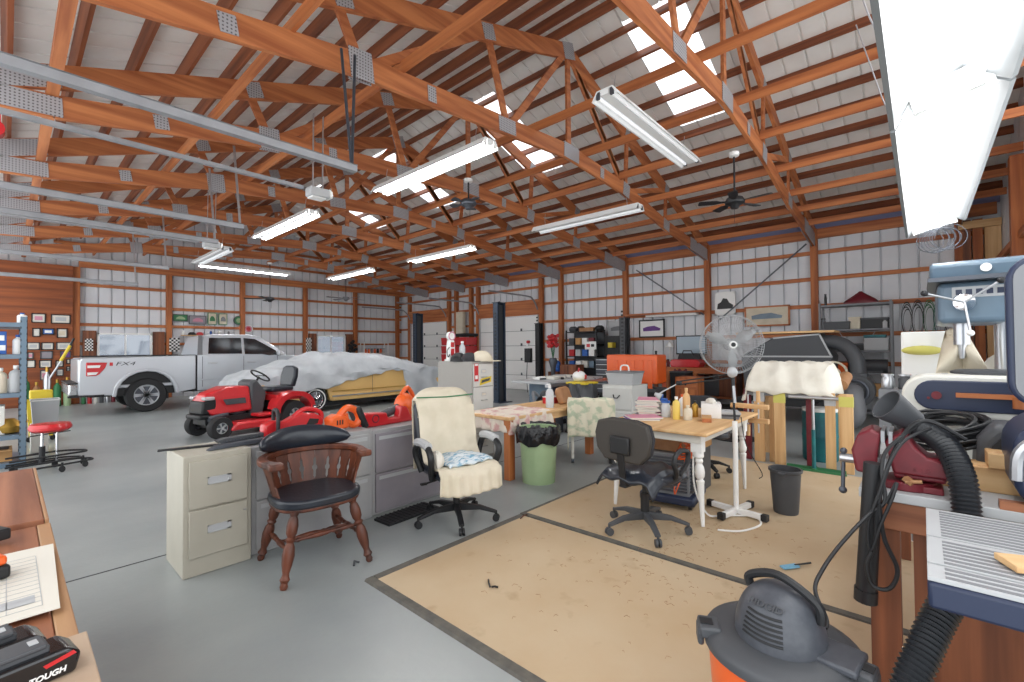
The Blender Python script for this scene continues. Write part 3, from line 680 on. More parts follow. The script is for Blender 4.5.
bottle('pale blue jug nearest the post on the middle shelf',(.085,9.05,.972),.065,.36,'ltgrey','white',neck=.3)
bottle('white jug left of the pale blue jug on the middle shelf',(-.05,9.05,.972),.06,.33,'cream','white',neck=.3)
bottle('small jar behind the jugs on the middle shelf',(.02,9.3,.972),.06,.2,'offwhite','red')
pbox('carton','cream carton on the lower shelf at left','carton',(-.16,9.15,.422),(.3,.3,.38),'offwhite')
g=G(); g.lathe([(.05,0),(.12,.02),(.14,.1),(.09,.16),(.05,.2)],n=16); g.beam((.1,0,.1),(.17,-.02,.16),.05,.04); tag(mk('brass_fitting',g,'gold'),'tan brass coloured fitting on the lower shelf at left','fitting',loc=(.03,9.1,.422))
g=G(); g.box(-.17,-.12,0,.17,.12,.05); tag(mk('tray',g,'orange',bev=.01),'orange tray lying on the lower shelf at left','tray',loc=(-.08,8.95,.425)) if 0 else mk('x',g,'orange') and None
bpy.data.objects.remove(bpy.data.objects['x'])
pbox('open_carton','open brown cardboard box on the bottom shelf at left','carton',(-.14,9.2,.062),(.4,.36,.16),'cardboard',parts=[('flap',(-.2,-.3,.15,.2,-.18,.16),'cardboard'),('inside_shade',(-.17,-.15,.155,.17,.15,.162),'black')])  # black sheet over the closed box, standing for the shade inside
# stool
so=thing('shop_stool','low rolling shop stool with a red padded seat','stool',(.38,8.25,0),.1); so.scale=(.74,.74,1)
g=G(); g.lathe([(.02,.5),(.22,.5),(.27,.53),(.275,.56),(.25,.6),(.12,.61),(0.01,.605)],n=28); mk('seat',g,'red',so)
g=G(); g.cyl((.08,0,.12),(.08,0,.5),.018); g.cyl((-.1,0,.12),(-.1,0,.5),.022); mk('post',g,'chrome',so)
g=G(); g.cyl((-.1,0,.1),(-.1,0,.32),.04); g.beam((-.25,0,.46),(.25,0,.48),.03,.012); mk('cylinder',g,'black',so)
for i,(a,r,z) in enumerate(((0,.36,.12),(0,.42,.2),(0,.5,.08))):
    g=G(); g.tube([(-.5,-.16-.05*i,z),(.1,-.18-.05*i,z+.01),(r,-.1,z),(r+.03,0,z),(r,.1,z),(.1,.18+.05*i,z+.01),(-.5,.16+.05*i,z)],.013,6,smooth=4); mk('frame_bar',g,'black',so)
for x,y in ((.44,.12),(.42,-.14),(.1,-.3),(.1,.3),(-.42,.2),(-.42,-.22)):
    g=G(); g.cyl((x,y-.02,.04),(x,y+.02,.04),.04,n=14); g.beam((x,y,.04),(x,y,.12),.02,.03); mk('caster',g,'black',so)
# mop bucket, tote, mop
t=thing('storage_tote','translucent grey plastic tote full of odds and ends, behind the red stool','tote',(.4,10.0,0)); t.scale=(.7,.9,1)
g=G(); 
def tub(g,x0,y0,x1,y1,z0,z1,k=.85,w=.008):
    cx,cy=(x0+x1)/2,(y0+y1)/2; hx,hy=(x1-x0)/2,(y1-y0)/2
    q=[(-1,-1),(1,-1),(1,1),(-1,1)]; O=[(cx+a*hx*k,cy+b*hy*k,z0) for a,b in q]+[(cx+a*hx,cy+b*hy,z1) for a,b in q]
    I=[(cx+a*(hx*k-w),cy+b*(hy*k-w),z0+w) for a,b in q]+[(cx+a*(hx-w),cy+b*(hy-w),z1) for a,b in q]
    f=[(0,3,2,1)]+[(i,(i+1)%4,4+(i+1)%4,4+i) for i in range(4)]
    f2=[(8,9,10,11)]+[(8+(i+1)%4,8+i,12+i,12+(i+1)%4) for i in range(4)]+[(4+i,4+(i+1)%4,12+(i+1)%4,12+i) for i in range(4)]
    return g._add(O+I,f+f2)
tub(g,-.22,-.17,.22,.17,.42,.78); mk('tub',g,'ltgrey',t); g=G(); g.box(-.23,-.18,.77,.23,-.165,.79); g.box(-.23,.165,.77,.23,.18,.79); g.box(-.23,-.18,.77,-.215,.18,.79); g.box(.215,-.18,.77,.23,.18,.79); mk('rim',g,'white',t)
g=G(); g.box(-.22,-.14,0,.05,.14,.418); mk('lower_box',g,'offwhite',t,bev=.01)
t=thing('mop_bucket','yellow wringer mop bucket behind the grey tote','mop bucket',(.4,11.2,0)); t.scale=(.7,.8,.88)
g=G(); tub(g,-.25,-.2,.25,.2,.1,.8,.8); mk('bucket',g,'yellow',t); g=G(); g.box(-.2,-.15,.8,.2,.15,.98); mk('wringer',g,'yellow',t,bev=.03)
for x in (-.2,.2): g=G(); g.cyl((x,-.1,.05),(x,.1,.05),.05); mk('caster',g,'black',t)
t=thing('mop','mop with a black and yellow handle leaning out of the yellow bucket','mop',(.5,11.2,.75))
g=G(); g.cyl((0,0,0),(.0,.0,.3),.012); g.cyl((0,0,.3),(.22,.1,.75),.014); mk('handle',g,'steel',t)
g=G(); g.cyl((.14,.07,.6),(.26,.12,.87),.024); mk('grip',g,'yellow',t); g=G(); g.cyl((.26,.12,.87),(.31,.14,1.0),.016); mk('grip_end',g,'black',t)
# frames on the plywood wall
FR=[(0.59,2.46,0.29,0.27),(1.03,2.45,0.41,0.27),(0.55,2.06,0.17,0.25),(0.78,2.09,0.26,0.19),(1.06,2.05,0.23,0.28),(0.49,1.68,0.27,0.22),(0.77,1.68,0.26,0.22),(1.1,1.68,0.33,0.23),(0.44,1.42,0.13,0.19),(0.75,1.43,0.26,0.23),(1.13,1.44,0.23,0.2),(0.45,1.19,0.19,0.23),(0.73,1.18,0.26,0.23),(1.01,1.18,0.18,0.2),(1.19,1.24,0.1,0.15),(1.19,1.03,0.1,0.15),(0.72,0.87,0.2,0.29),(1.02,0.93,0.16,0.21)]
FL=['dark framed photo, left one of the top pair on the plywood wall','wide black framed team photo, right one of the top pair on the plywood wall','narrow framed certificate beside the blue framed plaque','blue plaque in a dark frame on the plywood wall','small square framed drawing right of the blue plaque','white framed certificate in the third row, nearest the shelf post','white framed certificate in the middle of the third row','wide white framed certificate at the right of the third row','small reddish framed picture under the third row, by the shelf post','mauve tinted framed photo in the middle of the fourth row','purple framed photo at the right of the fourth row','pale framed certificate in the fifth row by the shelf post','black framed certificate in the middle of the fifth row','square framed picture with a round emblem in the fifth row','tiny framed picture, upper one of the right hand stack','tiny framed picture, lower one of the right hand stack','framed print lowest in the middle of the plywood wall','white framed sheet at the lower right of the plywood wall']
FM=['pink','ltgrey','offwhite','blue','cream','paper','paper','paper','pink','mauve','purple','offwhite','paper','ltgrey','cream','midgrey','pink','paper']
for i,(x,z,w_,h) in enumerate(FR):
    t=thing('picture_frame',FL[i],'picture frame',(x,YT-.25,z),0,'frames on the plywood wall')
    g=G(); w2,h2=w_/2-.005,h/2-.005
    for q in ((-w2,-.02,-h2,w2,0,-h2+.025),(-w2,-.02,h2-.025,w2,0,h2),(-w2,-.02,-h2,-w2+.025,0,h2),(w2-.025,-.02,-h2,w2,0,h2)): g.box(*q)
    mk('frame',g,'black' if i in(0,1,2,3,4,6,11,12,13,14,15) else 'darkgrey',t)
    g=G(); g.box(-w2+.02,-.008,-h2+.02,w2-.02,-.002,h2-.02); mk('print',g,FM[i] if i in (3,9,10) else 'paper',t)
    g=G(); g.box(-w2*.55,-.0095,-h2*.45,w2*.55,-.008,h2*.4); mk('picture_area',g,'white' if i==3 else FM[i] if FM[i]!='paper' else 'ltgrey',t)
# signs on the back wall
def bsign(label,x,z,w_,h,m,m2,frame='darkgrey',rnd=False,name='wall_sign'):
    t=thing(name,label,'sign',(x,YT-.08,z),0,'signs over the pickup')
    g=G()
    if rnd: g.cyl((0,0,0),(0,-.02,0),w_/2,n=28)
    else: g.box(-w_/2,-.02,-h/2,w_/2,0,h/2)
    mk('border',g,frame,t); g=G()
    if rnd: g.cyl((0,-.02,0),(0,-.025,0),w_/2-.03,n=28)
    else: g.box(-w_/2+.025,-.026,-h/2+.025,w_/2-.025,-.02,h/2-.025)
    mk('face',g,m,t); g=G()
    if rnd: g.cyl((0,-.025,0),(0,-.029,0),w_*.25,n=20)
    else: g.prism([(-w_*.3,-h*.2),(-w_*.25,h*.05),(-w_*.1,h*.2),(w_*.1,h*.22),(w_*.3,.0),(w_*.32,-h*.2)],'xz',-.03,-.026)
    mk('picture_area',g,m2,t); return t
bsign('green landscape sign farthest left above the pickup',3.88,2.62,.42,.24,'green','palegreen')
bsign('pink and lilac picture sign above the pickup',4.37,2.57,.5,.3,'mauve','pink')
bsign('cream sign with green car, left one of the green framed pair',4.8,2.63,.27,.42,'cream','green','green')
bsign('cream sign with grey car, right one of the green framed pair',5.13,2.63,.27,.4,'cream','midgrey','green')
bsign('round dark green sign beside the green framed pair',5.63,2.6,.34,.34,'green','palegreen','darkgrey',True)
bsign('round red and white sign on the post above the pickup cab',5.95,2.3,.3,.3,'pink','red','white',True)
def flag(label,x,z,w_,h):
    t=thing('chequered_flag',label,'chequered flag',(x,YT-.2,z),0,'chequered flags on the back wall')
    g=G(); g.box(-w_/2,-.01,-h/2,w_/2,0,h/2); mk('cloth',g,'white',t); g=G(); n=5; m_=8
    for i in range(n):
        for k in range(m_):
            if (i+k)%2: g.box(-w_/2+i*w_/n,-.013,-h/2+k*h/m_,-w_/2+(i+1)*w_/n,-.01,-h/2+(k+1)*h/m_)
    mk('black_squares',g,'black',t)
flag('chequered flag on the trim left of the window, above the pickup tail',1.63,1.72,.18,.36); flag('chequered flag right of the window behind the pickup bed',3.7,1.72,.28,.45); flag('chequered flag on the post left of the far window',8.12,1.7,.22,.6)
g=G(); g.box(-.7,-.14,0,.95,.0,.03); tag(mk('wall_shelf',g,'pine_x'),'narrow pine shelf with trinkets over the pickup bed','shelf',loc=(4.6,YT-.06,2.02))
for i,x in enumerate((3.95,4.2,4.42,4.75,5.0,5.3)):
    m_=['white','black','red','blue','offwhite','midgrey'][i]; L_=['white trophy figure leftmost on the trinket shelf','black model car second on the trinket shelf','red model car third on the trinket shelf','blue ornament fourth on the trinket shelf','white ornament fifth on the trinket shelf','grey box at the right end of the trinket shelf'][i]
    g=G(); g.prism([(-.1,0),(-.1,.05),(-.04,.1),(.04,.1),(.1,.05),(.1,0)],'xz',-.05,.05) if i in(1,2) else g.lathe([(.05,0),(.03,.04),(.04,.1),(.02,.15)],n=12); tag(mk('ornament',g,m_),L_,'ornament','trinkets on the back wall shelf',loc=(x,YT-.13,2.05))
# shelf right of the far window, with bits
t=thing('wire_shelf','white wire shelf with copper coloured cans right of the far window','shelf unit',(11.05,YT-.25,.9))
for z in (0,.45,.9):
    g=G(); g.box(-.6,-.15,z-.02,.6,.15,z); mk('shelf',g,'white',t)
for x in (-.6,.6):
    for y in (-.15,.15): g=G(); g.box(x-.015,y-.015,-.9,x+.015,y+.015,.92); mk('post',g,'white',t)
for i in range(7): bottle(['copper coloured can, leftmost on the white wire shelf','copper coloured can, second on the white wire shelf','grey can, third on the white wire shelf','copper coloured can, fourth on the white wire shelf','dark can, fifth on the white wire shelf','copper coloured can, sixth on the white wire shelf','grey can, rightmost on the white wire shelf'][i],(10.6+i*.15,YT-.27,1.352),.055,.2,['orange','orange','midgrey','orange','black','orange','ltgrey'][i],'darkgrey','can',group='cans on the wire shelf',cat='can',neck=.8)
for i in range(4):
    g=G(); g.torus((0,0,.12),.1,.03,(0,1,0),16,6) if i%2 else g.sph((0,0,.1),(.14,.08,.1)); tag(mk('engine_part',g,'darksteel' if i%2 else 'black'),['dark round engine part, left of the white wire shelf','ring shaped part second along, before the wire shelf','dark lump of a part under the wire shelf','ring shaped part at the right under the wire shelf'][i],'machine part','parts by the far window',loc=(10.05 if i==0 else 10.3+i*.35,YT-.5,.95 if i else 1.5)) if 0 else bpy.data.meshes
# dark wreath of parts hanging left of the wire shelf
g=G()
for k in range(14): g.sph((.2*math.cos(k*2.4)*(k/14)**.5,.0,.32*math.sin(k*2.4)*(k/14)**.5),(.07,.05,.07),8,6)
tag(mk('hanging_belts',g,'black'),'dark bunch of belts hanging between far window and wire shelf','belts',loc=(9.95,YT-.3,1.6))
# low clutter under the pickup: crates and bottles along the back wall
for i in range(16):
    x=1.5+i*.13; h=.25+.18*((i*7)%5)/5; m_=['green','red','offwhite','darkgrey','steel','maroon'][i%6]
    bottle(['green','red','white','dark','steel','maroon'][i%6]+' bottle on the floor behind the pickup, %s from the left in its row'%(['first','second','third','fourth','fifth','sixth','seventh','eighth','ninth','tenth','eleventh','twelfth','thirteenth','fourteenth','fifteenth','sixteenth'][i]),(x,YT-.45,0),.05,h,m_,'black',group='bottles along the back wall')
for i in range(5):
    bottle(['tall green bottle of gas by the plywood wall, nearest the shelf','brown bottle of gas by the plywood wall','tall silver trophy by the plywood wall','tall green trophy by the plywood wall','slim green trophy nearest the corner post'][i],(.35+i*.2,YT-.6,0),.08,[.9,.7,1.1,.75,.8][i],['green','brownleather','steel','green','palegreen'][i],'gold','trophy' if i>1 else 'gas_bottle',cat='trophy' if i>1 else 'gas bottle',group='tall things by the plywood wall')
# ------------------------------------------------------------------ file cabinets
def cabinet(name,label,p,W_,D_,H_,m,m2,n=2,base=.09,pull='recess',gap=.0,lock=True,rows=None):
    t=thing(name,label,'filing cabinet',p)
    g=G(); g.box(0,0.012,0,W_,D_,H_); mk('carcass',g,m,t,bev=.006)
    h=(H_-base-.03)/n
    for k in range(n):
        z0=base+k*h+.006; z1=base+(k+1)*h-.006
        g=G(); g.box(.03,-.008,z0,W_-.03,.014,z1); d=mk('drawer',g,m2,t,bev=.004)
        g=G()
        if pull=='recess':
            c=W_*.5; zc=z0+(z1-z0)*.55
            for q in ((c-.07,-.014,zc-.025,c+.07,-.006,zc-.018),(c-.07,-.014,zc+.018,c+.07,-.006,zc+.025),(c-.07,-.014,zc-.025,c-.063,-.006,zc+.025),(c+.045,-.014,zc-.025,c+.07,-.006,zc+.025),(c-.065,-.0095,zc-.02,c+.05,-.0085,zc+.02)): g.box(*q)
            mk('handle',g,'ltgrey',d)
        elif pull=='bar':
            g.box(.06,-.012,z1-.055,W_-.06,-.0075,z1-.03); g.box(.06,-.014,z1-.03,W_-.06,-.006,z1-.024); mk('handle',g,'ltgrey',d)
        else:
            c=W_*.5; zc=z0+(z1-z0)*.42; g.tube([(c-.05,-.008,zc),(c-.045,-.03,zc),(c+.045,-.03,zc),(c+.05,-.008,zc)],.006,6); mk('handle',g,'steel',d)
            g=G(); zc=z0+(z1-z0)*.68; g.box(c-.045,-.011,zc-.025,c+.045,-.008,zc+.025); mk('card_holder',g,'steel',d); g=G(); g.box(c-.035,-.0125,zc-.017,c+.035,-.011,zc+.017); mk('card',g,'paper',d)
    if lock: g=G(); g.cyl((W_-.05,-.015,H_*.47),(W_-.05,0,H_*.47),.008); mk('lock',g,'steel',t)
    return t
cabinet('filing_cabinet','beige two drawer filing cabinet left of the wooden captain chair',(.78,3.607,0),.41,.47,.8,'beige','beige',base=.12)
cabinet('lateral_cabinet','light grey lateral filing cabinet behind the wooden captain chair',(1.205,3.66,0),.99,.47,.79,'lat_grey','lat_grey',base=.03,pull='bar',lock=False)
cabinet('lateral_cabinet','mauve grey lateral filing cabinet behind the cream covered office chair',(2.21,3.69,0),.87,.47,.77,'lat_grey','mauve',base=.02,pull='bar',lock=False)
c4=cabinet('tall_filing_cabinet','tall grey four drawer filing cabinet with a yellow sticker',(4.17,4.48,0),.42,.72,1.325,'cabgrey','cabwhite',n=4,base=.04,pull='loop')
g=G(); g.box(.035,-.0095,1.06,.11,-.0085,1.3); mk('red_sticker',g,'red',c4); g=G(); g.box(.045,-.011,1.27,.1,-.0095,1.295); g.box(.05,-.011,1.09,.095,-.0095,1.14); mk('sticker_print',g,'white',c4)
g=G(); g.prism([(.13,1.0),(.15,1.09),(.36,1.12),(.35,1.04)],'xz',-.0105,-.0095); mk('yellow_sticker',g,'yellow',c4); g=G(); g.prism([(.16,1.03),(.17,1.07),(.33,1.095),(.32,1.06)],'xz',-.0115,-.0105); mk('sticker_print',g,'darkgrey',c4)
# things on the low cabinets
t=thing('hedge_trimmer','red hedge trimmer with a black blade lying on the grey lateral cabinet','hedge trimmer',(1.6,3.9,.79),R_(8)); t.scale=(.86,.9,.78)
g=G(); g.prism([(-.3,.03),(-.3,.16),(-.22,.2),(-.1,.17),(.05,.24),(.2,.22),(.3,.15),(.3,.08),(.1,.03)],'xz',-.05,.05); mk('body',g,'red',t,bev=.02)
g=G(); g.tube([(.0,0,.2),(.12,0,.27),(.28,0,.22),(.3,0,.13)],.025,8,smooth=4); mk('rear_handle',g,'red',t)
g=G(); g.prism([(.1,.1),(.14,.17),(.24,.15),(.22,.1)],'xz',-.055,.055); mk('side_grille',g,'black',t)
g=G(); g.tube([(-.2,-.09,.08),(-.2,-.09,.26),(-.17,0,.3),(-.14,.09,.26),(-.14,.09,.08)],.018,8,smooth=3); mk('front_handle',g,'black',t)
g=G(); g.prism([(-.66,.05),(-.62,.035),(-.3,.035),(-.3,.09),(-.62,.09),(-.68,.075)],'xz',-.035,.035); bl=mk('blade',g,'darkgrey',t); g=G()
for k in range(11): g.prism([(-.62+k*.028,-.045),(-.605+k*.028,-.045),(-.6+k*.028,.045),(-.625+k*.028,.045)],'xy',.058,.066)
mk('teeth',g,'darksteel',bl)
t=thing('electric_chainsaw','small orange electric saw body on the grey lateral cabinet','power saw',(2.02,3.84,.79),R_(5))
g=G(); g.tube([(-.12,0,.05),(-.02,0,.16),(.04,0,.19),(.12,0,.15),(.15,0,.07),(.1,0,.03),(.02,0,.07),(.0,0,.14)],.032,8,smooth=4); mk('loop_handle',g,'orange',t)
g=G(); g.prism([(-.16,.01),(-.17,.12),(-.1,.15),(.0,.12),(.02,.02)],'xz',-.06,.06); mk('motor_housing',g,'orange',t,bev=.02); g=G()
for k in range(3): g.box(-.11+k*.025,-.064,.06,-.1+k*.025,-.058,.1)
mk('vent',g,'black',t)
t=thing('hedge_trimmer','long red hedge trimmer with black guard, right end of the low cabinets','hedge trimmer',(2.52,3.92,.77),R_(4))
g=G(); g.prism([(-.35,.0),(-.35,.1),(-.28,.14),(-.05,.12),(-.03,.06),(.1,.06),(.12,.17),(.2,.15),(.28,.0)],'xz',-.05,.05); mk('body',g,'red',t,bev=.015)
g=G(); M=Matrix.Translation((-.33,0,.09))@Matrix.Rotation(R_(-25),4,'Y'); g.box(-.03,-.09,-.09,.03,.09,.13,M); mk('guard',g,'black',t,bev=.02)
g=G(); g.torus((-.18,-.052,.075),.035,.006,(0,1,0),14,6); mk('bolt_ring',g,'maroon',t)
t=thing('leaf_blower','orange leaf blower with a dark tube behind the cream chair','leaf blower',(2.74,4.02,.77),R_(15))
g=G(); g.sph((.05,0,.14),(.12,.1,.14)); g.box(-.05,-.05,.02,.15,.05,.12); mk('housing',g,'orange',t,bev=.01); g=G(); g.tube([(.0,0,.26),(.1,0,.33),(.2,0,.22)],.022,8,smooth=4); mk('handle',g,'orange',t)
g=G(); g.cyl((-.02,0,.14),(-.48,.05,.02),.045,.035); mk('nozzle',g,'darkgrey',t)
g=G(); g.box(-.3,-.02,0,.3,.02,.012); o=tag(mk('mower_blade',g,'black',bev=.003),'black bar lying across the beige filing cabinet','metal bar',loc=(1.0,3.9,.802),rz=R_(-14))
g=G(); g.prism([(-.36,0),(-.3,.03),(.3,.03),(.34,0)],'xz',-.03,.03); tag(mk('long_saw_bar',g,'darksteel',bev=.004),'long grey bar at the joint of beige and grey cabinets','metal bar',loc=(1.3,3.77,.802),rz=R_(6))
g=G(); g.box(-.22,-.012,0,.22,.012,.012); tag(mk('thin_rod',g,'black',bev=.003),'thin black rod at the left back of the beige cabinet top','metal bar',loc=(.98,4.02,.802),rz=R_(-8)) if 0 else None
# ------------------------------------------------------------------ captain chair
TURN=[(0,.55),(.04,.75),(.08,.6),(.12,.95),(.16,.7),(.2,.62),(.3,.95),(.42,1.15),(.52,1.0),(.58,.65),(.62,.95),(.65,.65),(.7,1.0),(.8,1.1),(.88,.9),(.92,.65),(.96,.9),(1,.8)]
def turned(g,p0,p1,r,prof=TURN,n=14):
    L=(V(p1)-V(p0)).length; return g.lathe([(r*k,t*L) for t,k in prof],p0,V(p1)-V(p0),n)
cc=thing('captain_chair','brown wooden captain chair with black padded seat and back cushion','chair',(1.48,3.235,0),R_(-6))
for sx in (-1,1):
    for sy in (-1,1):
        g=G(); turned(g,(sx*.285,sy*.28+.01,0),(sx*.19,sy*.18,.45),.033); mk('leg',g,'walnut',cc)
g=G(); turned(g,(-.235,-.2,.2),(-.235,.22,.2),.017); mk('stretcher',g,'walnut',cc); g=G(); turned(g,(.235,-.2,.2),(.235,.22,.2),.017); mk('stretcher',g,'walnut',cc)
g=G(); turned(g,(-.24,0.0,.2),(.24,0.0,.2),.017); mk('stretcher',g,'walnut',cc); g=G(); turned(g,(-.23,-.2,.26),(.23,-.2,.26),.015) ; mk('stretcher',g,'walnut',cc)
so_=[(.285*math.copysign(abs(math.cos(a))**.7,math.cos(a)),.25*math.copysign(abs(math.sin(a))**.75,math.sin(a))) for a in [2*PI*i/28 for i in range(28)]]
g=G(); g.prism(so_,'xy',.435,.465); mk('seat',g,'walnut',cc,bev=.01)
g=G(); g.prism([(x*1.03,y*1.03) for x,y in so_],'xy',.455,.515); mk('seat_cushion',g,'leather',cc,bev=.018,seg=3)
def arc(t,r=.29): # t 0..1 from left arm tip around the back to the right arm tip
    a=R_(205-t*230)
    return (r*1.03*math.cos(a),r*.98*math.sin(a)+.02)
g=G(); N_=30; vs_=[];fs_=[]
for i in range(N_+1):
    t=i/N_; x,y=arc(t); x2,y2=arc(t,.35 if .0<t<1 else .33); 
    vs_+=[(x,y,.725),(x2,y2,.725),(x2,y2,.765),(x,y,.765)]
for i in range(N_):
    for k in range(4): fs_.append((i*4+k,i*4+(k+1)%4,i*4+4+(k+1)%4,i*4+4+k))
fs_+=[(0,1,2,3),(N_*4+3,N_*4+2,N_*4+1,N_*4)]
g._add(vs_,fs_); mk('arm_rail',g,'walnut',cc,bev=.008)
for t in (0,1):
    x,y=arc(t,.32); g=G(); g.cb((x,y-.03,.745),(.09,.09,.045)); mk('arm_knob',g,'walnut',cc,bev=.012)
nS=12
for i in range(nS):
    t=.06+.88*i/(nS-1); x1,y1=arc(t,.315); x0,y0=arc(t,.245); a=math.atan2(y1-.02,x1)
    g=G(); P0=V((x0,y0,.46)); d=(V((x1,y1,.73))-P0); u=d.normalized(); tt=V((-math.sin(a),math.cos(a),0)); nn=tt.cross(u)
    hw=[(0,.0415),(.2,.043),(.28,.034),(.42,.036),(.47,.028),(.53,.028),(.58,.037),(.72,.038),(.79,.0475),(1,.0505)]
    L=d.length; vv=[]
    for s in (-.006,.006):
        for f,w0 in hw: vv.append(P0+u*L*f+tt*(w0)+nn*s)
        for f,w0 in hw[::-1]: vv.append(P0+u*L*f-tt*(w0)+nn*s)
    m_=len(hw)*2; g._add(vv,[tuple(range(m_)),tuple(range(2*m_-1,m_-1,-1))]+[(k,m_+k,m_+(k+1)%m_,(k+1)%m_) for k in range(m_)]); mk('back_slat',g,'walnut',cc)
g=G(); vs_=[]
def pad(u,v):
    t=.2+.6*u; x,y=arc(t,.33); a=2*PI*v; s=math.sin(PI*min(1,max(0,u)))**.4
    return (x*(1+.1*math.cos(a)*s),y*(1)+.06*math.cos(a)*s,.83+(.095*math.sin(a))*s*(.75+.25*math.sin(PI*u)))
g.grid(pad,22,13); mk('back_cushion',g,'leather',cc)
# ------------------------------------------------------------------ executive chair with cream cover
oc=thing('office_chair','black executive office chair under a cream cloth cover','office chair',(2.65,3.06,0),R_(-15))
def base5(par,R,m='black',z=.09,a0=0,hub=.05,arms='base_arm'):
    for i in range(5):
        a=a0+2*PI*i/5; c,s=math.cos(a),math.sin(a); g=G()
        M=Matrix.Rotation(a,4,'Z'); g.prism([(.02,z+.0),(.02,z+.065),(R*.6,z+.045),(R,z+.0),(R,z-.02),(R*.6,z+.01)],'xz',-.022,.022,M); b=mk(arms,g,m,par,bev=.006)
        g=G(); g.cyl((c*R-s*.022,s*R+c*.022,.03),(c*R-s*.006,s*R+c*.006,.03),.03,n=14); g.cyl((c*R+s*.022,s*R-c*.022,.03),(c*R+s*.006,s*R-c*.006,.03),.03,n=14); g.cyl((c*R,s*R,.03),(c*R,s*R,z),.01); mk('caster',g,m,b)
base5(oc,.35,a0=R_(35))
g=G(); g.cyl((0,0,.09),(0,0,.3),.03); g.cyl((0,0,.3),(0,0,.4),.02); mk('gas_column',g,'black',oc)
g=G(); g.box(-.12,-.15,.38,.12,.12,.41); g.beam((-.1,0,.39),(-.3,-.02,.37),.012,.012); g.cb((-.31,-.02,.37),(.05,.03,.015)); mk('mechanism',g,'black',oc)
g=G(); g.box(-.26,-.26,.41,.26,.24,.5); mk('seat',g,'leather',oc,bev=.05,seg=3)
Mb=Matrix.Translation((0,.24,.5))@Matrix.Rotation(R_(-12),4,'X')
g=G(); g.prism([(-.24,-.02),(-.27,.2),(-.26,.5),(-.2,.62),(.2,.62),(.26,.5),(.27,.2),(.24,-.02)],'xz',-.04,.06,Mb); mk('backrest',g,'leather',oc,bev=.035,seg=3)
for s in (-1,1):
    g=G(); g.tube([(s*.27,.12,.44),(s*.32,.14,.6),(s*.32,.06,.69),(s*.32,-.12,.69),(s*.32,-.2,.62),(s*.3,-.16,.5),(s*.26,-.08,.42)],.028,8,smooth=5); ar=mk('armrest',g,'black',oc)
    g=G(); g.tube([(s*.32,.1,.7),(s*.32,-.02,.715),(s*.32,-.15,.7)],.036,8,smooth=4); mk('arm_pad',g,'ltgrey',ar)
def cvr(u,v):
    x=(-.275+.55*u)*(1 if v<.75 else 1+.05*(v-.75)*4)
    y0=.0
    P=[(.0,.30,.42),(.08,.345,1.02),(.13,.32,1.14),(.2,.245,1.13),(.26,.2,1.05),(.5,.12,.62),(.56,.06,.53),(.7,-.1,.52),(.82,-.25,.52),(.88,-.3,.46),(1,-.31,.3)]
    for (a,b,c),(d,e,f) in zip(P,P[1:]):
        if a<=v<=d: t=(v-a)/(d-a); y=b+(e-b)*t; z=c+(f-c)*t; break
    if .08<v<.3: z-=.1*abs(2*u-1)**4
    w=.003*math.sin(u*19+v*6)+.003*math.sin(u*7+v*13)
    if v>.86: y+=.010*math.sin(u*40)*(v-.8)*5; z-=.03*math.sin(u*PI)-.03
    return (x,y+w-.0,z+.004*math.sin(v*40+u*9))
g=G(); g.grid(cvr,60,70); mk('cloth_cover',g,'cream',oc,solid=.01)
g=G(); g.tube([(-.28,.21,1.07),(0,.195,1.062),(.28,.21,1.07)],.006,6); mk('green_piping',g,'green',oc)
m=mat('plaid',(214,222,226),.9,c2=(120,164,190),scale=18,stretch=(1,3,1),lo=.48,hi=.6)
g=G(); g.grid(lambda u,v:(-.24+.46*u+.02*math.sin(v*9),-.2+.38*v+.015*math.sin(u*9),.535+.05*math.sin(PI*u)**.5*math.sin(PI*v)**.5+.006*math.sin(u*22+v*7)),26,22); tag(mk('folded_blanket',g,'plaid',solid=.02),'folded blue and white blanket on the seat of the cream covered chair','blanket',loc=(2.66,3.03,.0),rz=R_(-5))
g=G(); g.grid(lambda u,v:((.05+.012*math.sin(u*31))*math.cos(2*PI*u)*math.sin(PI*v),.07*math.sin(2*PI*u)*math.sin(PI*v),.075*math.cos(PI*v)+.01*math.sin(u*25)),30,14,True); tag(mk('rag',g,'paper'),'crumpled white rag under the left arm of the cream covered chair','rag',loc=(2.37,2.98,.58))
g=G(); g.box(-.28,-.11,0,.28,.11,.02)
for k in range(12): g.box(-.26+k*.045,-.11,.02,-.245+k*.045,.11,.026)
tag(mk('rubber_mat',g,'black',bev=.006),'flat black ribbed mat behind the wheels of the cream covered chair','mat',loc=(2.45,3.5,0),rz=.05)
# ------------------------------------------------------------------ green bin with bag
tb=thing('trash_can','pale green ribbed trash can with a black bag over its rim','trash can',(4.04,3.25,0))
g=G(); n=48
def can(u,v):
    a=2*PI*u; r=(.185+.035*v)*(1-.025*(1 if math.sin(a*6)>.7 else 0)); return (r*math.cos(a),r*math.sin(a),.0+.6*v)
g.grid(can,48,8,True); g.cyl((0,0,0),(0,0,.01),.185,n=48); mk('can',g,'palegreen',tb)
g=G(); g.torus((0,0,.6),.222,.01,n=40); mk('rim',g,'palegreen',tb)
def bag(u,v):
    a=2*PI*u; w=.006*math.sin(a*9+v*5)+.005*math.sin(a*17-v*8)
    if v<.7: t=v/.7; r=.236+.018*math.sin(PI*t)+w; z=.44+.2*t+.02*math.sin(a*5)*(1-t)
    else: t=(v-.7)/.3; r=.236-.05*t+w; z=.64-.16*t
    return (r*math.cos(a),r*math.sin(a),z+.005*math.sin(a*13))
g=G(); g.grid(bag,90,18,True); mk('bag_liner',g,'bagblack',tb)
